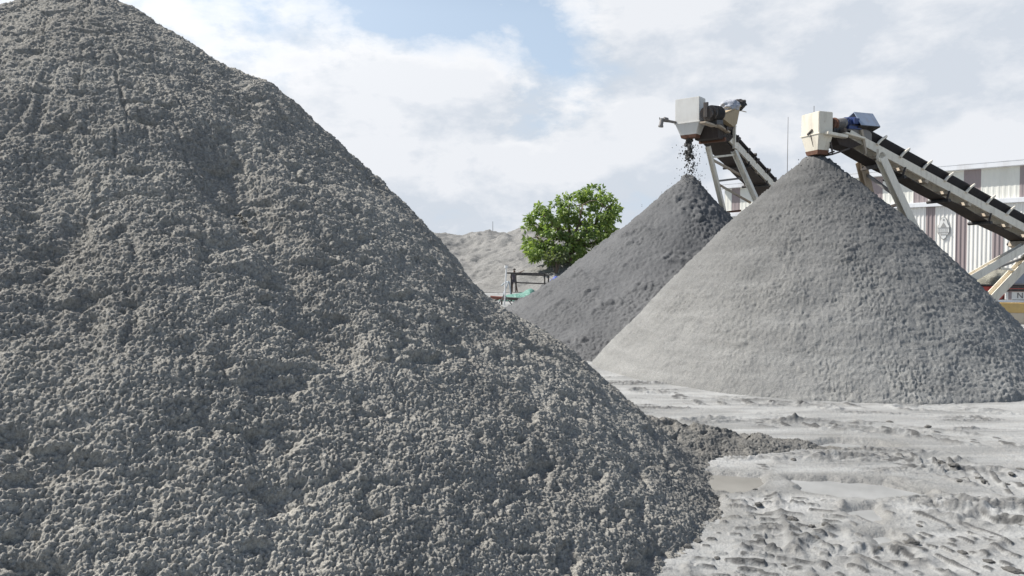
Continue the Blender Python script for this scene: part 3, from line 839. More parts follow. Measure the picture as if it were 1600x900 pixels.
mb = MB(); mb.bar(P(1602, 402, t_top[1]+.2), P(1553, 420, t_top[1]-.4), .05, .05); mb.build('cross_brace', M['grey_steel'], root)
mb = MB(); mb.bar(P(1562, 419, t_top[1]-.3), P(1594, 423, t_top[1]+.3), .05, .05); mb.build('cross_brace', M['cream'], root)
mb = MB(); mb.box(C2.hit(1607, 381), u, v, n, (-.14, .14), (-C2.W, .04), (-.10, .02)); mb.build('gusset', M['rust_cream'], root, bevel=.006)

# ---------------------------------------------------------------- rear conveyor (white chute, wrapped motor)
root = empty('belt_conveyor', (P(1150, 500, 21)[0], P(1150, 500, 21)[1], 0), 'cream belt conveyor with a white chute and sheet-wrapped motor above the dark sand pile', 'conveyor', 'belt conveyors feeding the sand piles')
C1 = Conveyor(root, 38, (1133, 200), 20.2, (1210, 284), .66, 9.0)
C1.frame(.22, 'cream', -.30, list(np.arange(1.0, 8.6, .80)), .18, False)
h, v, u, n = C1.h, C1.v, C1.u, C1.n
K1 = P(1093, 150, 19.7)
wl = reach(K1, -v, 1055); ll = reach(K1, h, 1102.5)
chute(root, K1, h, v, wl, max(ll, .30), .66, 1.0, M['white_box'], M['rusty'], .13)
mb = MB(); pc = C1.at(-.15, 0, -.10); mb.tube(pc+v*-.02, pc+v*(-C1.W+.02), .2, 20); o = mb.build('head_pulley', M['black'], root)
mb = MB(); mb.tube(pc+v*.14, pc+v*(-C1.W-.1), .045, 12); mb.build('shaft', M['dark_steel'], o)
mb = MB()
pts = [C1.hit(*q) for q in ((1121, 197), (1134, 201), (1146, 214), (1140, 221), (1122, 215))]
mb.add([p for p in pts]+[p-v*C1.W for p in pts], [(0, 1, 2, 3, 4), (5, 6, 7, 8, 9)]+[(k, (k+1) % 5, (k+1) % 5+5, k+5) for k in range(5)])
mb.build('belly_plate', M['belt_under'], root)
mb = MB(); q = C1.hit(1131, 218); mb.bar(q+v*.05, q-v*reach(q, -v, 1093), .10, .10); mb.build('end_beam', M['rusty'], root)
mb = MB(); mb.bar(C1.hit(1098, 191, None, .03), C1.hit(1116, 197, None, .03), .05, .17, v); mb.bar(C1.hit(1114, 192, None, .03), C1.hit(1137, 207, None, .03), .05, .16, v); mb.build('head_bracket', M['rust_cream'], root, bevel=.008)
# motor: dark ribbed drum
mo = MB(); m0 = C1.hit(1103, 177, None, .06); m1 = C1.hit(1110, 177, None, .02); m2 = C1.hit(1123, 178, None, .0)
ax = unit(m2-m0)
mo.tube(m0, m0+ax*.03, .17, 18); mo.tube(m0, m1, .12, 18); mo.box(m0, ax, Z3, np.cross(ax, Z3), (-.05, .05), (-.1, .28), (-.05, .05)); o = mo.build('gearbox', M['dark_steel'], root)
mo = MB(); mo.tube(m1-ax*.05, m2, .19, 22)
for k in range(7):
    q = m1+(m2-m1)*(k+.6)/8; mo.tube(q, q+ax*.018, .21, 22)
mo.box((m1+m2)/2, ax, np.cross(Z3, ax), Z3, (-.25, .25), (-.15, .15), (-.30, -.18)); mo.build('motor', M['black'], root)
# plank platform with a sheet-wrapped bundle on a post
pA, pB = C1.hit(1124, 181, None, .1), C1.hit(1158, 166, None, .1)
mb = MB(); e1 = unit(pB-pA); e3 = unit(np.cross(e1, v)); e3 = e3 if e3[2] > 0 else -e3; Lp = np.linalg.norm(pB-pA)
for k in range(4): mb.box(pA, e1, v, e3, (-.02*k, Lp+.05*(k % 2)), (-.62+.155*k, -.475+.155*k), (-.02, .012+.004*(k % 2)))
mb.bar(pA+e1*Lp*.55-e3*.04, pA+e1*Lp*.55-e3*.04-v*.62, .05, .05)
mb.add([pA+e1*a+v*b+e3*c_ for b in (0, -.55) for a, c_ in ((.05, -.025), (Lp*.95, -.025), (Lp*.72, -.42), (Lp*.55, -.44))], [(0, 1, 2, 3), (4, 5, 6, 7), (0, 1, 5, 4), (1, 2, 6, 5), (2, 3, 7, 6), (3, 0, 4, 7)])
mb.build('motor_platform', M['wood'], root)
mb = MB(); q = C1.hit(1148, 180, None, .02); mb.bar(q, C1.hit(1147, 232, None, .02), .07, .07); mb.build('platform_post', M['cream'], root)
mb = MB(); mb.path([C1.hit(1124, 188, None, .02), C1.hit(1134, 183, None, .02), C1.hit(1141, 183, None, .02), C1.hit(1146, 190, None, .02)], .045, 8); mb.build('cable', M['black'], root)
mb = MB(); mb.path([C1.hit(1132, 197, None, -.1), C1.hit(1140, 200, None, -.1), C1.hit(1147, 198, None, -.1)], [.09, .11, .07], 8); mb.build('junction_box', M['dark_steel'], root)
# bundle: lumpy wrapped sheet
def lump(name, mat, c, ax3, rad, amp, root=None, seed=0, n_=18, flat=None, loc=None):
    bm = bmesh.new(); bmesh.ops.create_icosphere(bm, subdivisions=4, radius=1)
    co = np.array([vv.co[:] for vv in bm.verts]); k = 1+amp*fbm(co*1.6+seed*3.3, 4, 200+seed)+amp*.5*np.abs(perlin(co*3.5+seed, 210+seed))
    co = co*k[:, None]
    if flat is not None: co[:, 2] = np.maximum(co[:, 2], flat)
    W3 = co[:, :1]*ax3[0]*rad[0]+co[:, 1:2]*ax3[1]*rad[1]+co[:, 2:]*ax3[2]*rad[2]
    base = A3(c)-(parent_world(root) if root is not None else (A3(loc) if loc is not None else 0))
    for vv, p in zip(bm.verts, W3): vv.co = Vector(p+base)
    me = bpy.data.meshes.new(name); bm.to_mesh(me); bm.free(); me.shade_smooth(); me.materials.append(mat)
    o = bpy.data.objects.new(name, me); COL.objects.link(o)
    if root is not None: o.parent = root
    elif loc is not None: o.location = Vector(loc)
    return o
c0 = C1.hit(1138, 167, None, -.15); lump('motor_wrap', M['plastic'], c0, (e1, v, e3), (.34, .30, .17), .5, root, 1)
c0 = C1.hit(1152, 164, None, -.12); lump('motor_wrap', M['black'], c0, (e1, v, e3), (.17, .25, .15), .4, root, 2)
mb = MB(); mb.tube(C1.hit(1158, 173, None, .1), C1.hit(1166, 175, None, .1), .012, 6); mb.build('rod', M['wood'], root)
# spray pipe sticking out of the chute
mb = MB(); a = P(1055, 191, 20.1); mb.path([a+h*.05, P(1046, 189.5, 19.95), P(1040, 188, 19.9), P(1036, 187.5, 19.87)], [.035, .035, .05, .05], 10)
mb.tube(P(1034.5, 185.5, 19.85), P(1032.5, 197, 19.83), .055, 12); mb.tube(P(1032.7, 196, 19.83), P(1032.3, 198.5, 19.83), .07, 12); mb.bar(P(1031, 187, 19.85), P(1030.5, 183.5, 19.85), .02, .02); mb.tube(P(1037, 186, 19.87), P(1043, 187.5, 19.9), .06, 10)
mb.build('spray_pipe', M['grey_steel'], root)
# poles of the belt edge rollers standing above the rail
for q in ((1151, 214), (1179, 242), (1201, 266)):
    p = C1.hit(*q); mb = MB(); mb.tube(p+v*.06, p-v*.10, .05, 12); mb.bar(p-Z3*.02, p-Z3*.16-u*.05, .04, .04); mb.build('edge_roller', M['dark_steel'], root)
# trestle
lA, lB = P(1106, 229, 20.2), P(1131, 332, 20.5)
rA, rB = P(1147, 236, 20.6), P(1181, 312, 20.2)
leg('leg', lA, lB, .12, .10, 'cream', root, C1, 4)
leg('leg', rA, rB, .19, .12, 'cream', root, C1, 4)
for (a, ya), (b, yb), w_, mt in ((((1110, 246), 20.25), ((1146, 242), 20.55), .08, 'cream'), (((1114, 250), 20.3), ((1160, 275), 20.5), .08, 'rust_cream'),
                       (((1120, 283), 20.4), ((1162, 278), 20.5), .07, 'grey_steel'), (((1121, 287), 20.4), ((1173, 317), 20.4), .07, 'rust_cream'), (((1130, 332), 20.5), ((1158, 329), 20.4), .07, 'rusty')):
    mb = MB(); mb.bar(P(*a, ya), P(*b, yb), w_, .05); mb.build('cross_brace', M[mt], root)

# falling sand
def crumbs(name, spec, mat, label, seed):
    rnd = random.Random(seed); mb = MB()
    for (px, py, Y, r, el) in spec(rnd):
        c = P(px, py, Y); vs = []; 
        bm = bmesh.new(); bmesh.ops.create_icosphere(bm, subdivisions=1, radius=r)
        rot = Matrix.Rotation(rnd.uniform(0, 6.28), 3, Vector((rnd.uniform(-1, 1), rnd.uniform(-1, 1), rnd.uniform(-1, 1))).normalized())
        vs = [A3(rot @ (vv.co*rnd.uniform(.65, 1.3)))*np.array((1, 1, el))+c for vv in bm.verts]
        ids = {vv: i for i, vv in enumerate(bm.verts)}
        mb.add(vs, [tuple(ids[q] for q in f.verts) for f in bm.faces]); bm.free()
    o = mb.build(name, mat); return tag(o, label, 'falling sand', kind='stuff')
def spec1(r):
    for k in range(150):
        py = 215+56*r.random()**1.5; s_ = 3.0+.03*(py-215)
        yield (1076+r.gauss(0, s_)+.03*(py-215), py, 20.35+r.gauss(0, .12), r.uniform(.010, .055)*(1.1 if py < 248 else .5), r.uniform(1, 1.7))
    for k in range(260):
        py = 225+62*r.random(); yield (1080+r.gauss(0, 10), py, 20.35+r.gauss(0, .2), r.uniform(.005, .015), r.uniform(1, 2.2))
    for k in range(60):
        py = 275+60*r.random(); yield (1080+(py-262)*r.uniform(-1.25, .75), py-r.uniform(0, 9), 20.35+r.gauss(0, .3), r.uniform(.006, .012), 1)
crumbs('falling_sand', spec1, M['wet_sand'], 'dark wet clumps of sand falling from the white chute', 3)
def spec2(r):
    for k in range(26): yield (1262+r.gauss(0, 14), 240+r.random()*30, 14.7+r.gauss(0, .2), r.uniform(.006, .013), 1.2)
    for k in range(14): yield (1277+r.gauss(0, 5), 234+r.random()*7, 14.85+r.gauss(0, .07), r.uniform(.012, .03), 1.2)
crumbs('falling_sand', spec2, M['wet_sand'], 'few crumbs of sand dropping from the cream chute onto the pale pile', 4)

# ================================================================ warehouse
wd = np.array((-.718, .696, 0)); wn = np.array((-.696, -.718, 0))
W0 = P(1600, 313, 45.0); W0[2] = 0
def tw(px):
    """distance along the wall at a photo column"""
    k = (px-800)/FPX; return (W0[0]-k*W0[1])/(k*wd[1]-wd[0])
ZG = P(1600, 313, 45.0)[2]; ZR = P(1600, 255, 45.0)[2]
T0, T1 = -14.0, tw(1131)
root = empty('warehouse', W0+wd*((T0+T1)/2), 'long white corrugated warehouse with purple-brown stripes and an emblem, behind the conveyors', 'warehouse')
def WP(t_, z, o=0): return W0+wd*t_+wn*o+Z3*z
def corrugated(name, t0, t1, z0, z1, pitch, dep, mat, off=0):
    mb = MB(); pts = []; k0 = math.ceil(t0/pitch); x = [t0]
    prof = []
    t_ = t0
    def wave(tt):
        f = (tt/pitch) % 1
        return dep*min(1, max(0, 2.2-abs(f-.5)*8)) if dep else 0
    cuts = sorted({t0, t1}|{pitch*(k+f) for k in range(int(t0/pitch)-1, int(t1/pitch)+2) for f in (.225, .35, .65, .775) if t0 < pitch*(k+f) < t1})
    prof = [(c, wave(c)+off) for c in cuts]
    prof += [(t1, off-.06), (t0, off-.06)]
    mb.prism([(a, b) for a, b in prof], WP(0, z0), wd, wn, Z3*(z1-z0))
    return mb.build(name, mat, root)
def band(z0, z1, stripes, pitch, dep, base_mat, off, tag_):
    e = T0
    for a, b in stripes:
        if a > e: corrugated('wall_panel', e, a, z0, z1, pitch, dep, base_mat, off)
        corrugated('stripe_panel', a, b, z0, z1, pitch, dep, M['stripe'], off); e = b
    if e < T1: corrugated('wall_panel', e, T1, z0, z1, pitch, dep, base_mat, off)
low = [(tw(b), tw(a)) for a, b in ((1549, 1567), (1492, 1510), (1445, 1460), (1402, 1415))]
low = [(-9.1, -8.35), (-6.5, -5.75), (-3.9, -3.1), (-1.6, -.8)]+low+[(low[-1][0]+2.4*k, low[-1][0]+2.4*k+.72) for k in (1, 2, 3, 4)]
upp = [(tw(b), tw(a)) for a, b in ((1590, 1620), (1503, 1530), (1425, 1448), (1353, 1377))]
upp = [(-11, -9.9), (-7.3, -6.2), (-3.6, -2.7)]+upp+[(upp[-1][0]+3.5, upp[-1][0]+4.6)]
upp = [q for q in upp if q[1] < T1]+[(tw(1155), tw(1142))]
low = [q for q in sorted(low) if q[1] < T1]; upp = sorted(upp)
band(0, ZG-.12, low, .235, .035, M['wall_white'], 0, 'low')
band(ZG-.12, ZR-.14, upp, .30, .012, M['wall_cream'], -.02, 'upp')
mb = MB(); mb.box(WP(0, ZG), wd, wn, Z3, (T0-.05, T1+.05), (.045, .24), (-.12, .17)); mb.box(WP(0, ZG), wd, wn, Z3, (T0-.05, T1+.05), (-.02, .05), (.10, .20)); mb.build('gutter', M['roof'], root, bevel=.02)
mb = MB(); mb.box(WP(0, ZR), wd, wn, Z3, (T0-.3, T1+.25), (-.1, .42), (-.14, .16)); mb.build('fascia', M['roof'], root, bevel=.02)
mb = MB(); mb.add([WP(T0-.3, ZR+.17, .42), WP(T1+.25, ZR+.17, .42), WP(T1+.25, ZR+.62, -9), WP(T0-.3, ZR+.62, -9), WP(T0-.3, ZR+.22, .42), WP(T1+.25, ZR+.22, .42), WP(T1+.25, ZR+.67, -9), WP(T0-.3, ZR+.67, -9)],
       [(0, 1, 2, 3), (4, 5, 6, 7), (0, 1, 5, 4), (1, 2, 6, 5), (2, 3, 7, 6), (3, 0, 4, 7)]); mb.build('roof', M['roof'], root)
mb = MB(); mb.box(WP(0, 0), wd, wn, Z3, (T1-.06, T1), (-18, -.08), (0, ZR-.15)); mb.box(WP(0, 0), wd, wn, Z3, (T0, T0+.06), (-18, -.08), (0, ZR-.15)); mb.build('end_wall', M['wall_cream'], root)
mb = MB(); mb.box(WP(0, 0), wd, wn, Z3, (T0+.08, T1-.08), (-18.1, -18), (0, ZR-.15)); mb.build('back_wall', M['wall_cream'], root)
# emblem: rounded badge with a gable over a banner
te = tw(1473.5); tE = abs(tw(1464)-tw(1484)); cz = W0[1]+wd[1]*te; ze = EYE+(415-357)/FPX*cz; he = 36/FPX*cz
eo = .085
def BP(a, b): return WP(te-a*tE/2, ze+b*he/2)
def plate(pts, o0, o1, mat, parent, nm):
    mb = MB(); n_ = len(pts); vs = [BP(a, b)+wn*o0 for a, b in pts]+[BP(a, b)+wn*o1 for a, b in pts]
    mb.add(vs, [tuple(range(n_)), tuple(range(n_, 2*n_))]+[(k, (k+1) % n_, (k+1) % n_+n_, k+n_) for k in range(n_)])
    return mb.build(nm, mat, parent)
outline = [(0, 1.0), (.32, .92), (.55, .70), (.72, .35), (.95, .18), (.97, -.30), (.80, -.52), (.55, -.62), (.38, -.85), (0, -1.0), (-.38, -.85), (-.55, -.62), (-.80, -.52), (-.97, -.30), (-.95, .18), (-.72, .35), (-.55, .70), (-.32, .92)]
em = plate(outline, .036, eo, M['emblem_grey'], root, 'emblem')
plate([(a*.90, b*.94) for a, b in outline], eo, eo+.02, M['emblem_white'], em, 'emblem_face')
plate([(-.46, .10), (.46, .10), (.0, .52)], eo+.02, eo+.04, M['emblem_grey'], em, 'gable')
for a0, a1, b0, b1 in ((-.86, .86, .02, .07), (-.90, .90, -.40, -.33), (-.45, -.36, -.30, .0), (-.14, -.05, -.30, .0), (.18, .27, -.30, .0), (.48, .56, -.30, .0), (-.75, -.66, -.30, .0), (-.45, .45, -.58, -.5)):
    plate([(a0, b0), (a1, b0), (a1, b1), (a0, b1)], eo+.02, eo+.035, M['emblem_grey'], em, 'emblem_bar')
plate([(-.12, .66), (.12, .66), (.12, .78), (0, .86), (-.12, .78)], eo+.02, eo+.035, M['emblem_grey'], em, 'emblem_bar')

# ---------------------------------------------------------------- things by the warehouse foot
rx = np.array((.97, -.243, 0)); ry = np.array((.243, .97, 0))     # along and away
Yt = 31.0
def TP(px, py, Y=Yt): return P(px, py, Y)
root = empty('tipper_trailer', (P(1570, 500, Yt)[0], P(1570, 500, Yt)[1], 0), 'red tipper trailer carrying a heap of grey sand, behind the pale pile', 'trailer')
o0 = P(1532, 468, Yt)
mb = MB(); zb, zt = o0[2], P(1537, 447, Yt)[2]
mb.box((o0[0], o0[1], 0), rx, ry, Z3, (0, 4.2), (0, 2.2), (zb, zt)); mb.build('body', M['red'], root, bevel=.03)
mb = MB(); mb.box((o0[0], o0[1], 0), rx, ry, Z3, (-.05, 4.25), (-.06, 2.26), (zt, zt+.07)); mb.build('top_rail', M['black'], root, bevel=.01)
mb = MB(); 
for k in range(6): mb.box((o0[0], o0[1], 0), rx, ry, Z3, (.35+.7*k, .43+.7*k), (-.05, -.002), (zb, zt-.004))
mb.build('side_rib', M['red'], root)
mb = MB(); mb.box((o0[0], o0[1], 0), rx, ry, Z3, (-.05, 4.3), (.2, 2.0), (zb-.2, zb-.01)); mb.build('chassis', M['dark_steel'], root)
for k in range(3):
    for s_ in (0.0, 1.85):
        c = np.array((o0[0], o0[1], .48))+rx*(1.2+1.1*k)+ry*s_
        mb = MB(); mb.tube(c, c+ry*.32, .46, 24); o = mb.build('wheel', M['black'], root, bevel=.03)
        mb = MB(); mb.tube(c-ry*.012, c+ry*.02, .24, 18); mb.build('rim', M['grey_steel'], o)
c = P(1548, 446, Yt+1.2); lump('sand_load', M['load'], (c[0], c[1], zt-.05), (rx, ry, Z3), (.75, .95, .78), .4, None, 5, flat=-.05, loc=(c[0], c[1], zt))
tag(bpy.data.objects['sand_load'], 'rough greyish green heap of sand loaded in the red trailer', 'sand load')
# canvas strip hung behind
mb = MB(); a, b = P(1560, 420, 33.5), P(1612, 424, 33.5); N = 16
pts = []
for k in range(N+1):
    f = k/N; q = a+(b-a)*f; sg = -.45*math.sin(f*math.pi)-.1*math.sin(f*9)
    pts.append((q+Z3*(.05*math.sin(f*7)), q+Z3*(sg-.32)))
for (p0, p1), (q0, q1) in zip(pts[:-1], pts[1:]):
    mb.add([p0, q0, q1, p1, p0+ry*.03, q0+ry*.03, q1+ry*.03, p1+ry*.03], [(0, 1, 2, 3), (4, 5, 6, 7), (0, 1, 5, 4), (2, 3, 7, 6), (1, 2, 6, 5), (3, 0, 4, 7)])
rt = empty('canvas_awning', ((a+b)/2)*np.array((1, 1, 0)), 'sagging grey white canvas strung on poles behind the red trailer', 'awning')
mb.build('canvas', M['tarp_grey'], rt)
for q in (a, b):
    mb = MB(); mb.tube(q*np.array((1, 1, 0)), q+Z3*.1, .03, 8); mb.build('pole', M['grey_steel'], rt)
# white board with lettering on a rail
Yb = 28.5
rt = empty('notice_board', P(1590, 500, Yb)*np.array((1, 1, 0)), 'white board with faint grey letters below a dark rail, beside the red trailer', 'sign board')
a = P(1571, 455.5, Yb); zb2 = P(1571, 468, Yb)[2]
mb = MB(); mb.box((a[0], a[1], 0), rx, ry, Z3, (0, 2.6), (0, .05), (zb2, a[2])); mb.build('board', M['wall_white'], rt, bevel=.006)
mb = MB(); mb.box((a[0], a[1], 0), rx, ry, Z3, (.10, .21), (-.012, -.002), (zb2+.01, a[2]-.01)); mb.build('stripe', M['stripe'], rt)
def letter(ch, x0, wdt, z0, z1):
    mb = MB(); O = A3((a[0], a[1], 0))-ry*.008
    S = {'N': [((0, 0), (0, 1)), ((0, 1), (1, 0)), ((1, 0), (1, 1))], 'I': [((.5, 0), (.5, 1))], 'D': [((0, 0), (0, 1)), ((0, 1), (.7, .9)), ((.7, .9), (1, .5)), ((1, .5), (.7, .1)), ((.7, .1), (0, 0))]}[ch]
    for (p0, p1) in S: mb.bar(O+rx*(x0+wdt*p0[0])+Z3*(z0+(z1-z0)*p0[1]), O+rx*(x0+wdt*p1[0])+Z3*(z0+(z1-z0)*p1[1]), .035, .006, ry)
    mb.build('letter', M['grey_steel'], rt)
letter('N', .42, .16, zb2+.06, a[2]-.05); letter('I', .62, .1, zb2+.06, a[2]-.05)
mb = MB(); mb.box((a[0], a[1], 0), rx, ry, Z3, (-.06, 2.7), (-.06, .06), (a[2]+.01, a[2]+.10)); mb.box((a[0], a[1], 0), rx, ry, Z3, (-.04, 2.7), (-.03, .03), (a[2]+.13, a[2]+.20)); mb.build('rail', M['dark_steel'], rt)
mb = MB(); mb.box((a[0], a[1], 0), rx, ry, Z3, (-.5, 2.7), (-.05, .05), (zb2-.10, zb2-.02)); mb.build('sill', M['roof'], rt)
for x in (.3, 2.3):
    mb = MB(); mb.box((a[0], a[1], 0), rx, ry, Z3, (x-.04, x+.04), (.06, .14), (0, a[2])); mb.build('post', M['grey_steel'], rt)
# low painted wall
Yw = 25.0
rt = empty('low_wall', P(1590, 520, Yw)*np.array((1, 1, 0)), 'low beige wall with an ochre band, half hidden by the pale pile', 'wall')
a = P(1545, 473, Yw); zt3 = a[2]; zm = P(1545, 488, Yw)[2]
mb = MB(); mb.box((a[0], a[1], 0), rx, ry, Z3, (0, 5.5), (0, .25), (0, zm)); mb.build('wall_base', M['beige'], rt, bevel=.015)
mb = MB(); mb.box((a[0], a[1], 0), rx, ry, Z3, (-.02, 5.52), (-.02, .27), (zm, zt3)); mb.build('wall_band', M['ochre'], rt, bevel=.015)

# thin masts
def mast(px, y0, y1, Y, r, label):
    b = P(px[0], y0, Y); tp = P(px[1], y1, Y); b[2] = 0; b[0] = tp[0]+(b[0]-tp[0])
    rt = empty('antenna_mast', b, label, 'mast')
    mid = b+(tp-b)*.72
    mb = MB(); mb.tube(b, mid, r, 10, r*.9); mb.build('pole', M['grey_steel'], rt)
    mb = MB(); mb.tube(mid, tp, r*.5, 8, r*.3); mb.build('whip', M['grey_steel'], rt)
mast((1229, 1231.5), 271, 183, 30, .03, 'thin grey antenna mast rising between the two conveyors')
mast((770, 770), 370, 346, 110, .10, 'thin distant mast standing on the far sand mound')

# ================================================================ the tree and bushes
def leaves(spec, name, mat, root, seed, size, droop):
    """spec: list of (centre, radius, count) leaf clusters -> one mesh of folded leaflets in sprays"""
    rg = np.random.RandomState(seed); V = []; F = []
    for c, r, cnt in spec:
        dirs = rg.normal(size=(cnt, 3)); dirs /= np.linalg.norm(dirs, axis=1)[:, None]
        rad = r*rg.rand(cnt)**.45
        pos = A3(c)+dirs*rad[:, None]*np.array((1, 1, .8))
        for k in range(cnt):
            p = pos[k]; o_ = dirs[k]*np.array((1, 1, .5)); o_ = o_+rg.normal(size=3)*.45; o_[2] -= droop*rg.rand(); o_ = unit(o_)
            s_ = size*rg.uniform(.6, 1.25); side = unit(np.cross(o_, rg.normal(size=3))); nn = np.cross(side, o_)
            w_ = s_*.26; b0 = len(V)
            V += [p, p+o_*s_*.5+side*w_-nn*.05*s_, p+o_*s_, p+o_*s_*.5-side*w_-nn*.05*s_, p+o_*s_*.5+nn*.04*s_]
            F += [(b0, b0+1, b0+4), (b0+1, b0+2, b0+4), (b0+2, b0+3, b0+4), (b0+3, b0, b0+4)]
    mb = MB(); off = parent_world(root)
    me = bpy.data.meshes.new(name); me.from_pydata([tuple(p-off) for p in V], [], F); me.materials.append(mat)
    o = bpy.data.objects.new(name, me); COL.objects.link(o); o.parent = root; return o
YT = 63.0
tb = P(889, 412, YT); tb[2] = far_mound(np.array([tb[0]]), np.array([tb[1]]))[0]-.2
root = empty('tree', tb, 'broad leafy green tree standing at the edge of the far sand mound', 'tree')
rg = np.random.RandomState(8)
LOBES = [(838, 372, 20, 28), (846, 345, 24, 24), (832, 392, 12, 14), (868, 335, 24, 22), (862, 372, 24, 30), (890, 318, 20, 20), (898, 350, 26, 28), (893, 385, 28, 20), (925, 308, 24, 16), (945, 322, 22, 22), (930, 345, 28, 28), (948, 352, 16, 30), (925, 380, 28, 22), (865, 395, 22, 12), (908, 400, 16, 9), (850, 398, 16, 10), (912, 300, 12, 8), (955, 335, 12, 24), (842, 328, 10, 8), (880, 402, 20, 8)]
spec = []
for (px, py, rx_, ry_) in LOBES:
    for k in range(int(rx_*ry_/42)):
        a_ = rg.uniform(0, 6.283); q = math.sqrt(rg.rand())
        c = P(px+rx_*.89*q*math.cos(a_), py+3+ry_*.89*q*math.sin(a_), YT+rg.uniform(-2.6, 2.6)*(1-.35*q))
        spec.append((c, rg.uniform(.22, .46), 42))
for q in ((821, 355), (826, 338), (843, 322), (866, 316), (905, 300), (915, 295), (932, 292), (942, 297), (958, 312), (966, 325), (964, 340), (958, 360), (822, 385), (952, 375), (878, 318), (899, 303), (925, 290)):
    spec.append((P(*q, YT+rg.uniform(-1, 1)), .26, 26))
leaves(spec, 'crown', M['leaf'], root, 9, .40, 1.0)
mb = MB(); up_ = Z3
f0 = tb+Z3*1.2
mb.path([tb-Z3*.3, tb+Z3*.5, f0], [.36, .27, .24], 10)
limbs = [((885, 372), (868, 352), (850, 338)), ((895, 370), (905, 350), (910, 320)), ((905, 372), (930, 350), (942, 322)), ((875, 388), (852, 380), (838, 370)), ((905, 385), (930, 378), (945, 362)), ((890, 365), (887, 340), (890, 318))]
ends = []
for i, L_ in enumerate(limbs):
    yy = YT+rg.uniform(-1.4, 1.4); pts = [f0-Z3*.15]+[P(*q, YT+(yy-YT)*(j+1)/3) for j, q in enumerate(L_)]
    mb.path(pts, [.20, .14, .09, .04], 8)
    for q in pts[1:]:
        for _ in range(4):
            e = q+rg.normal(size=3)*np.array((.9, .7, .7)); mb.path([q, (q+e)/2+rg.normal(size=3)*.1, e], [.05, .035, .015], 6)
mb.build('trunk', M['bark'], root, smooth_=True)
# pale bush right of the tree
def bush(px, py, Y, wpx, hpx, label, nm='bush', mat='bush', seed=1, cnt=14):
    c = P(px, py, Y); z0 = far_mound(np.array([c[0]]), np.array([c[1]]))[0]
    rt = empty(nm, (c[0], c[1], z0), label, 'bush'); r_ = np.random.RandomState(seed); sp_ = []
    for k in range(cnt):
        q = P(px+r_.uniform(-wpx, wpx), py+r_.uniform(-hpx, hpx), Y+r_.uniform(-.8, .8)); sp_.append((q, .4, 40))
    leaves(sp_, 'foliage', M[mat], rt, seed, .3, .4)
    mb = MB()
    for k in range(5): mb.path([(c[0]+r_.uniform(-.1, .1), c[1], z0-.1), c+r_.normal(size=3)*.2-Z3*.3, P(px+r_.uniform(-wpx, wpx), py, Y)], [.05, .04, .015], 6)
    mb.build('stem', M['bark'], rt)
bush(958, 372, 72, 12, 5, 'pale dry bush peeping out between the tree and the dark sand pile', seed=3)
bush(868, 401, 61, 14, 4, 'pale low bush with long leaves growing under the tree', seed=4, cnt=12)
# bundles in the shade under the tree
def on_mound(px, py, Y):
    c = P(px, py, Y); c[2] = far_mound(np.array([c[0]]), np.array([c[1]]))[0]; return c
c = on_mound(869, 410, 58); o = lump('tarp_bundle', M['tarp_blue'], c+Z3*.22, (A3((1, 0, 0)), A3((0, 1, 0)), Z3), (.42, .4, .34), .6, None, 6, flat=-.7, loc=c); tag(o, 'crumpled blue tarp bundle lying in the shade under the tree', 'tarp')
c = on_mound(880, 411, 58); o = lump('tarp_bundle', M['tarp_grey'], c+Z3*.2, (A3((1, 0, 0)), A3((0, 1, 0)), Z3), (.36, .4, .28), .6, None, 7, flat=-.7, loc=c); tag(o, 'pale grey sheet bundle beside the blue one under the tree', 'tarp')

# ================================================================ the work spot in the gap
# black pipe frame
Yf = 52.0
def FP(px, py, Y=Yf): return P(px, py, Y)
rt = empty('metal_rack', FP(825, 452)*np.array((1, 1, 0)), 'black welded pipe frame like a tall table, in front of the worker', 'metal frame')
def up(px0, py, Y): # a post to the ground
    q = P(px0, py, Y); return q, np.array((q[0], q[1], 0))
for px0, py, Y in ((799, 426, 51), (851, 429, 51), (857, 431, 54.5), (806, 428, 54.5)):
    a, b = up(px0, py, Y); mb = MB(); mb.tube(a, b, .05, 8); mb.build('leg', M['black'], rt)
for (a, ya), (b, yb), r_ in ((((791, 426.5), 51), ((852, 427.8), 51), .055), (((806, 428.8), 54.5), ((858, 430.5), 54.5), .055), (((851, 427.8), 51), ((857, 430.5), 54.5), .05), (((799, 427), 51), ((806, 428.8), 54.5), .05), (((806, 441.5), 54.5), ((857, 443.5), 54.5), .045)):
    mb = MB(); mb.tube(P(*a, ya), P(*b, yb), r_, 8); mb.build('rail', M['black'], rt)
# white stand pipe
b = G(788, 478); tp = P(791, 418, b[1])
rt = empty('stand_pipe', (b[0], b[1], 0), 'tall white stand pipe left of the worker', 'pipe')
mb = MB(); mb.tube((b[0], b[1], 0), tp, .042, 10); mb.build('riser', M['white_pipe'], rt)
mb = MB(); mb.tube(tp-Z3*.02, tp+Z3*.10, .09, 10); mb.build('cap', M['white_pipe'], rt)
mb = MB()
for dx in (-.35, .42): mb.bar((b[0]+dx, b[1]+.1, 0), (b[0], b[1], .55), .05, .05)
mb.build('foot_brace', M['grey_steel'], rt)
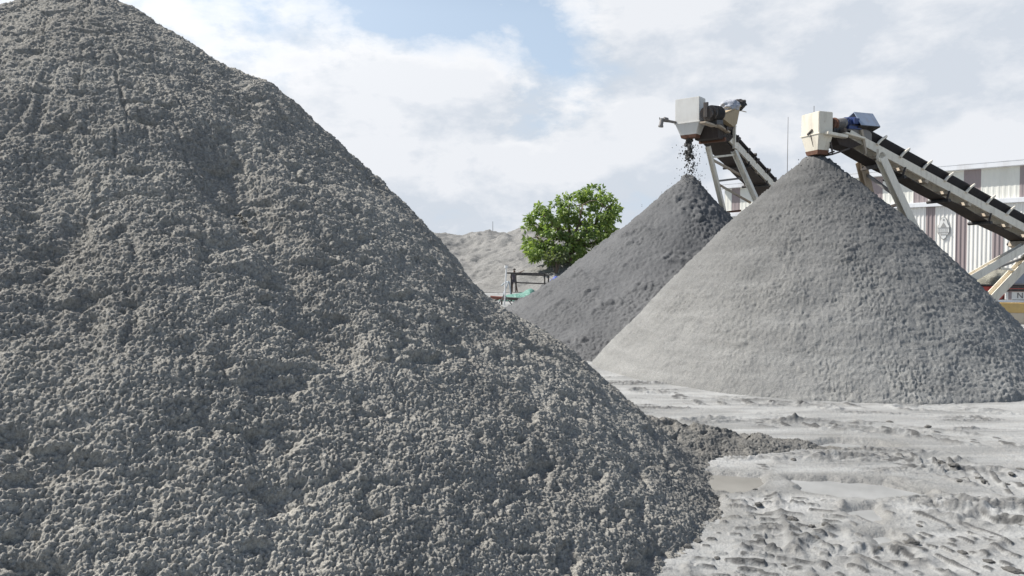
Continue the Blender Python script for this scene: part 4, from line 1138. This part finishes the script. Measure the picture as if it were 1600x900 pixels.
# long pipe on low trestles
Yp = 37.5
rt = empty('pipe_line', P(800, 480, Yp)*np.array((1, 1, 0)), 'long dark pipe with a red brown end, raised on short posts', 'pipe')
a, m_, b = P(766, 464.5, Yp), P(787, 466, Yp), P(832, 468.5, Yp)
mb = MB(); mb.tube(a, m_, .085, 12); mb.build('pipe_end', M['pipe_red'], rt)
mb = MB(); mb.tube(m_-(b-m_)*.002, b, .075, 12); mb.tube(m_, m_+unit(b-m_)*.06, .11, 12); mb.build('pipe', M['dark_steel'], rt)
for px0 in (784, 826):
    q = P(px0, 467, Yp); mb = MB(); mb.bar(q, (q[0], q[1], 0), .08, .08); mb.build('post', M['dark_steel'], rt)
# green net heap
c = P(812, 466, 42); c[2] = 0
bm = MB(); N1, N2 = 60, 24; cx_ = np.linspace(-1, 1, N1); cy_ = np.linspace(-1, 1, N2)
AX, AY = np.meshgrid(cx_, cy_, indexing='ij'); rr_ = np.sqrt(AX**2*.9+AY**2*.9)
hh = (.38+.42*np.exp(-((AX-.62)/.33)**2))*np.clip(1-rr_**2.2, 0, 1)**.6
PX = V3(AX.ravel()*2.2, AY.ravel()*2.0)
hh = hh+(.13*np.abs(fbm(PX*np.array((1.6, 4, 1)), 4, 301))+.05*perlin(PX*4, 302)).reshape(hh.shape)*np.clip(1.15-rr_, 0, 1)
gx_ = c[0]+AX*1.15+.08*perlin(PX*2, 303).reshape(hh.shape); gy_ = c[1]+AY*1.6
o, _ = grid_object('net_heap', gx_, gy_, hh+.0, (rr_[:-1, :-1] < 1.02), [M['green_net']])
o.modifiers.new('solid', 'SOLIDIFY').thickness = .02
tag(o, 'crumpled green netting heaped behind the long dark pipe', 'netting')
# hose curling along the ground
mb = MB(); pts = [P(757, 462, 39.5), P(775, 461.5, 41.5), P(787, 456, 44.5), P(797, 452, 48), P(806, 453.5, 47.5), P(822, 450.5, 49.5), P(838, 451, 49)]
pts = [np.array((p[0], p[1], .05)) for p in pts]; mb.path(pts, .045, 8); o = mb.build('hose', M['black'], loc=pts[0]); tag(o, 'dark hose lying in loops on the ground near the worker', 'hose')
# bent grey standpipe frame left of the worker
rt = empty('saw_horse', P(790, 456, 50)*np.array((1, 1, 0)), 'small pale trestle with splayed legs left of the worker', 'trestle')
q = P(794, 440.5, 50); e = P(787, 443.5, 50.6)
mb = MB(); mb.path([P(784, 446, 51), e, P(790, 441, 50.3), q, P(797, 442, 50)], .06, 8); mb.build('top_bar', M['pale_hose'], rt)
for tp_, px0 in ((P(794, 441, 50), 786), (P(796, 441, 50), 798)):
    mb = MB(); g_ = P(px0, 455, 50); mb.tube(tp_, (g_[0], g_[1]-.3*(px0 < 790), 0), .045, 8); mb.build('leg', M['pale_hose'], rt)

# the worker: one skinned body, shirt and shorts over it
def skin_mesh(name, pts, edges, radii, mat, parent, sub=2):
    me = bpy.data.meshes.new(name); me.from_pydata(pts, edges, []); o = bpy.data.objects.new(name, me); COL.objects.link(o)
    md = o.modifiers.new('skin', 'SKIN'); md.use_smooth_shade = True
    for i, r in enumerate(radii): me.skin_vertices[0].data[i].radius = (r if hasattr(r, '__len__') else (r, r))
    me.skin_vertices[0].data[0].use_root = True
    o.modifiers.new('sub', 'SUBSURF').levels = sub; o.modifiers['sub'].render_levels = sub
    dg = bpy.context.evaluated_depsgraph_get(); m2 = bpy.data.meshes.new_from_object(o.evaluated_get(dg))
    m2.name = name; m2.materials.clear(); m2.materials.append(mat); m2.shade_smooth()
    bpy.data.objects.remove(o); o = bpy.data.objects.new(name, m2); COL.objects.link(o); o.parent = parent
    return o
pw = P(803, 452.5, 55.0)
rt = empty('person', (pw[0], pw[1], 0), 'man in a dark shirt and shorts reaching out one arm behind the pipe frame', 'person')
# local: x right, y away, z up; he faces away to the right
J = {'pel': (0, 0, .93), 'ab': (.01, 0, 1.10), 'ch': (.01, .0, 1.32), 'nk': (.02, 0, 1.47), 'hb': (.03, .01, 1.56), 'hd': (.035, .015, 1.66),
     'shr': (.19, .03, 1.41), 'elr': (.42, .16, 1.47), 'wrr': (.64, .24, 1.58), 'har': (.73, .27, 1.63),
     'shl': (-.17, -.02, 1.40), 'ell': (-.25, .06, 1.13), 'wrl': (-.18, .24, .98), 'hal': (-.15, .31, .95),
     'hir': (.10, 0, .88), 'knr': (.17, .05, .49), 'anr': (.26, -.06, .09), 'tor': (.29, .10, .035),
     'hil': (-.10, 0, .88), 'knl': (-.13, .08, .48), 'anl': (-.12, .0, .09), 'tol': (-.11, .17, .035)}
Rr = {'pel': .13, 'ab': .125, 'ch': .15, 'nk': .06, 'hb': .085, 'hd': .095, 'shr': .065, 'elr': .045, 'wrr': .03, 'har': .035, 'shl': .065, 'ell': .045, 'wrl': .03, 'har': .035, 'hal': .035,
      'hir': .095, 'knr': .06, 'anr': .04, 'tor': .035, 'hil': .095, 'knl': .06, 'anl': .04, 'tol': .035}
E_ = [('pel', 'ab'), ('ab', 'ch'), ('ch', 'nk'), ('nk', 'hb'), ('hb', 'hd'), ('ch', 'shr'), ('shr', 'elr'), ('elr', 'wrr'), ('wrr', 'har'), ('ch', 'shl'), ('shl', 'ell'), ('ell', 'wrl'), ('wrl', 'hal'),
      ('pel', 'hir'), ('hir', 'knr'), ('knr', 'anr'), ('anr', 'tor'), ('pel', 'hil'), ('hil', 'knl'), ('knl', 'anl'), ('anl', 'tol')]
PTS = {k: list(q) for k, q in J.items()}
for sd_, wr, ha in (('r', 'wrr', 'har'), ('l', 'wrl', 'hal')):      # five fingers on each hand
    a_ = A3(J[wr]); b_ = A3(J[ha]); d_ = unit(b_-a_); s1 = unit(np.cross(d_, (0, 0, 1))); n1 = np.cross(s1, d_)
    for k in range(5):
        nm1, nm2 = f'f{sd_}{k}a', f'f{sd_}{k}b'
        if k < 4:
            off = s1*(.027-.018*k); PTS[nm1] = list(b_+off+d_*.05); PTS[nm2] = list(b_+off+d_*(.085+.01*(k in (1, 2)))-n1*.02)
        else:
            PTS[nm1] = list(b_-s1*.045+d_*.0); PTS[nm2] = list(b_-s1*.06+d_*.045-n1*.01)
        Rr[nm1] = .010; Rr[nm2] = .008; E_ += [(ha, nm1), (nm1, nm2)]
names = list(PTS); ix = {k: i for i, k in enumerate(names)}
body = skin_mesh('body', [PTS[k] for k in names], [(ix[a], ix[b]) for a, b in E_], [Rr[k] for k in names], M['skin'], rt)
body.parent = rt
def sub_skin(nm, keys, edges, radii, mat):
    k_ = {k: i for i, k in enumerate(keys)}
    return skin_mesh(nm, [J[k] if k in J else keys_extra[k] for k in keys], [(k_[a], k_[b]) for a, b in edges], radii, mat, rt)
keys_extra = {'sl_r': (.30, .11, 1.415), 'sl_l': (-.215, .02, 1.27), 'hem': (0, 0, .86), 'kr': (.15, .035, .62), 'kl': (-.12, .055, .60)}
sub_skin('shirt', ['ch', 'ab', 'hem', 'shr', 'sl_r', 'shl', 'sl_l'], [('ch', 'ab'), ('ab', 'hem'), ('ch', 'shr'), ('shr', 'sl_r'), ('ch', 'shl'), ('shl', 'sl_l')], [.17, .15, .17, .09, .085, .09, .085], M['shirt'])
sub_skin('shorts', ['pel', 'hir', 'kr', 'hil', 'kl'], [('pel', 'hir'), ('hir', 'kr'), ('pel', 'hil'), ('hil', 'kl')], [.14, .12, .10, .12, .10], M['shorts'])
hc = A3(J['hd'])+A3(rt.location)
lump('hair', M['hair'], hc+np.array((0, -.005, .03)), (A3((1, 0, 0)), A3((0, 1, 0)), Z3), (.103, .115, .10), .08, rt, 9, flat=-.25)

# ================================================================ loose clods on the yard
rnd = random.Random(12)
protos = []
for k in range(5):
    bm = bmesh.new(); bmesh.ops.create_icosphere(bm, subdivisions=4, radius=1)
    co = np.array([vv.co[:] for vv in bm.verts]); kk = .8+.55*fbm(co*1.5+k*5, 4, 400+k)+.34*clods(co*2.6+k, 410+k)+.16*clods(co*6+k, 415+k)+.06*perlin(co*11, 420+k)
    co = co*kk[:, None]*np.array((1, .8, .5)); co[:, 2] = np.maximum(co[:, 2], -.32)
    for vv, p in zip(bm.verts, co): vv.co = Vector(p)
    me = bpy.data.meshes.new('sand_clod'); bm.to_mesh(me); bm.free(); me.shade_smooth(); me.materials.append(M['clod']); protos.append(me)
CL = 'dark lump of damp sand lying loose on the pale muddy ground'
def clod(px, py, wpx, zoff=0):
    g = G(px, py); r = wpx/2/FPX*math.hypot(*g)
    o = bpy.data.objects.new('sand_clod', rnd.choice(protos)); COL.objects.link(o)
    o.location = (g[0], g[1], r*.02+zoff+ground_height(np.array([g[0]]), np.array([g[1]]))[0]); o.scale = (r, r*rnd.uniform(.8, 1.1), r*rnd.uniform(.8, 1.1)); o.rotation_euler.z = rnd.uniform(0, 6.28)
    tag(o, CL, 'clod', 'loose sand clods on the ground')
for q in ((1237, 812, 18), (1276, 843, 11), (1208, 703, 24), (1290, 823, 15), (1268, 824, 12), (1374, 858, 8), (1468, 725, 15), (1490, 733, 13), (1500, 757, 9), (1530, 749, 12), (1571, 758, 9), (1538, 757, 9), (1598, 822, 16), (1504, 862, 13), (1425, 848, 20), (1583, 893, 22), (1545, 879, 14),
          (1436, 822, 10), (1180, 765, 8), (1240, 722, 10), (1228, 700, 9), (1225, 880, 8), (1120, 872, 11), (1090, 845, 15), (1075, 858, 14), (1105, 806, 8), (1390, 662, 8), (1450, 672, 9), (1580, 745, 10), (1594, 735, 9), (1185, 790, 11)):
    clod(*q)
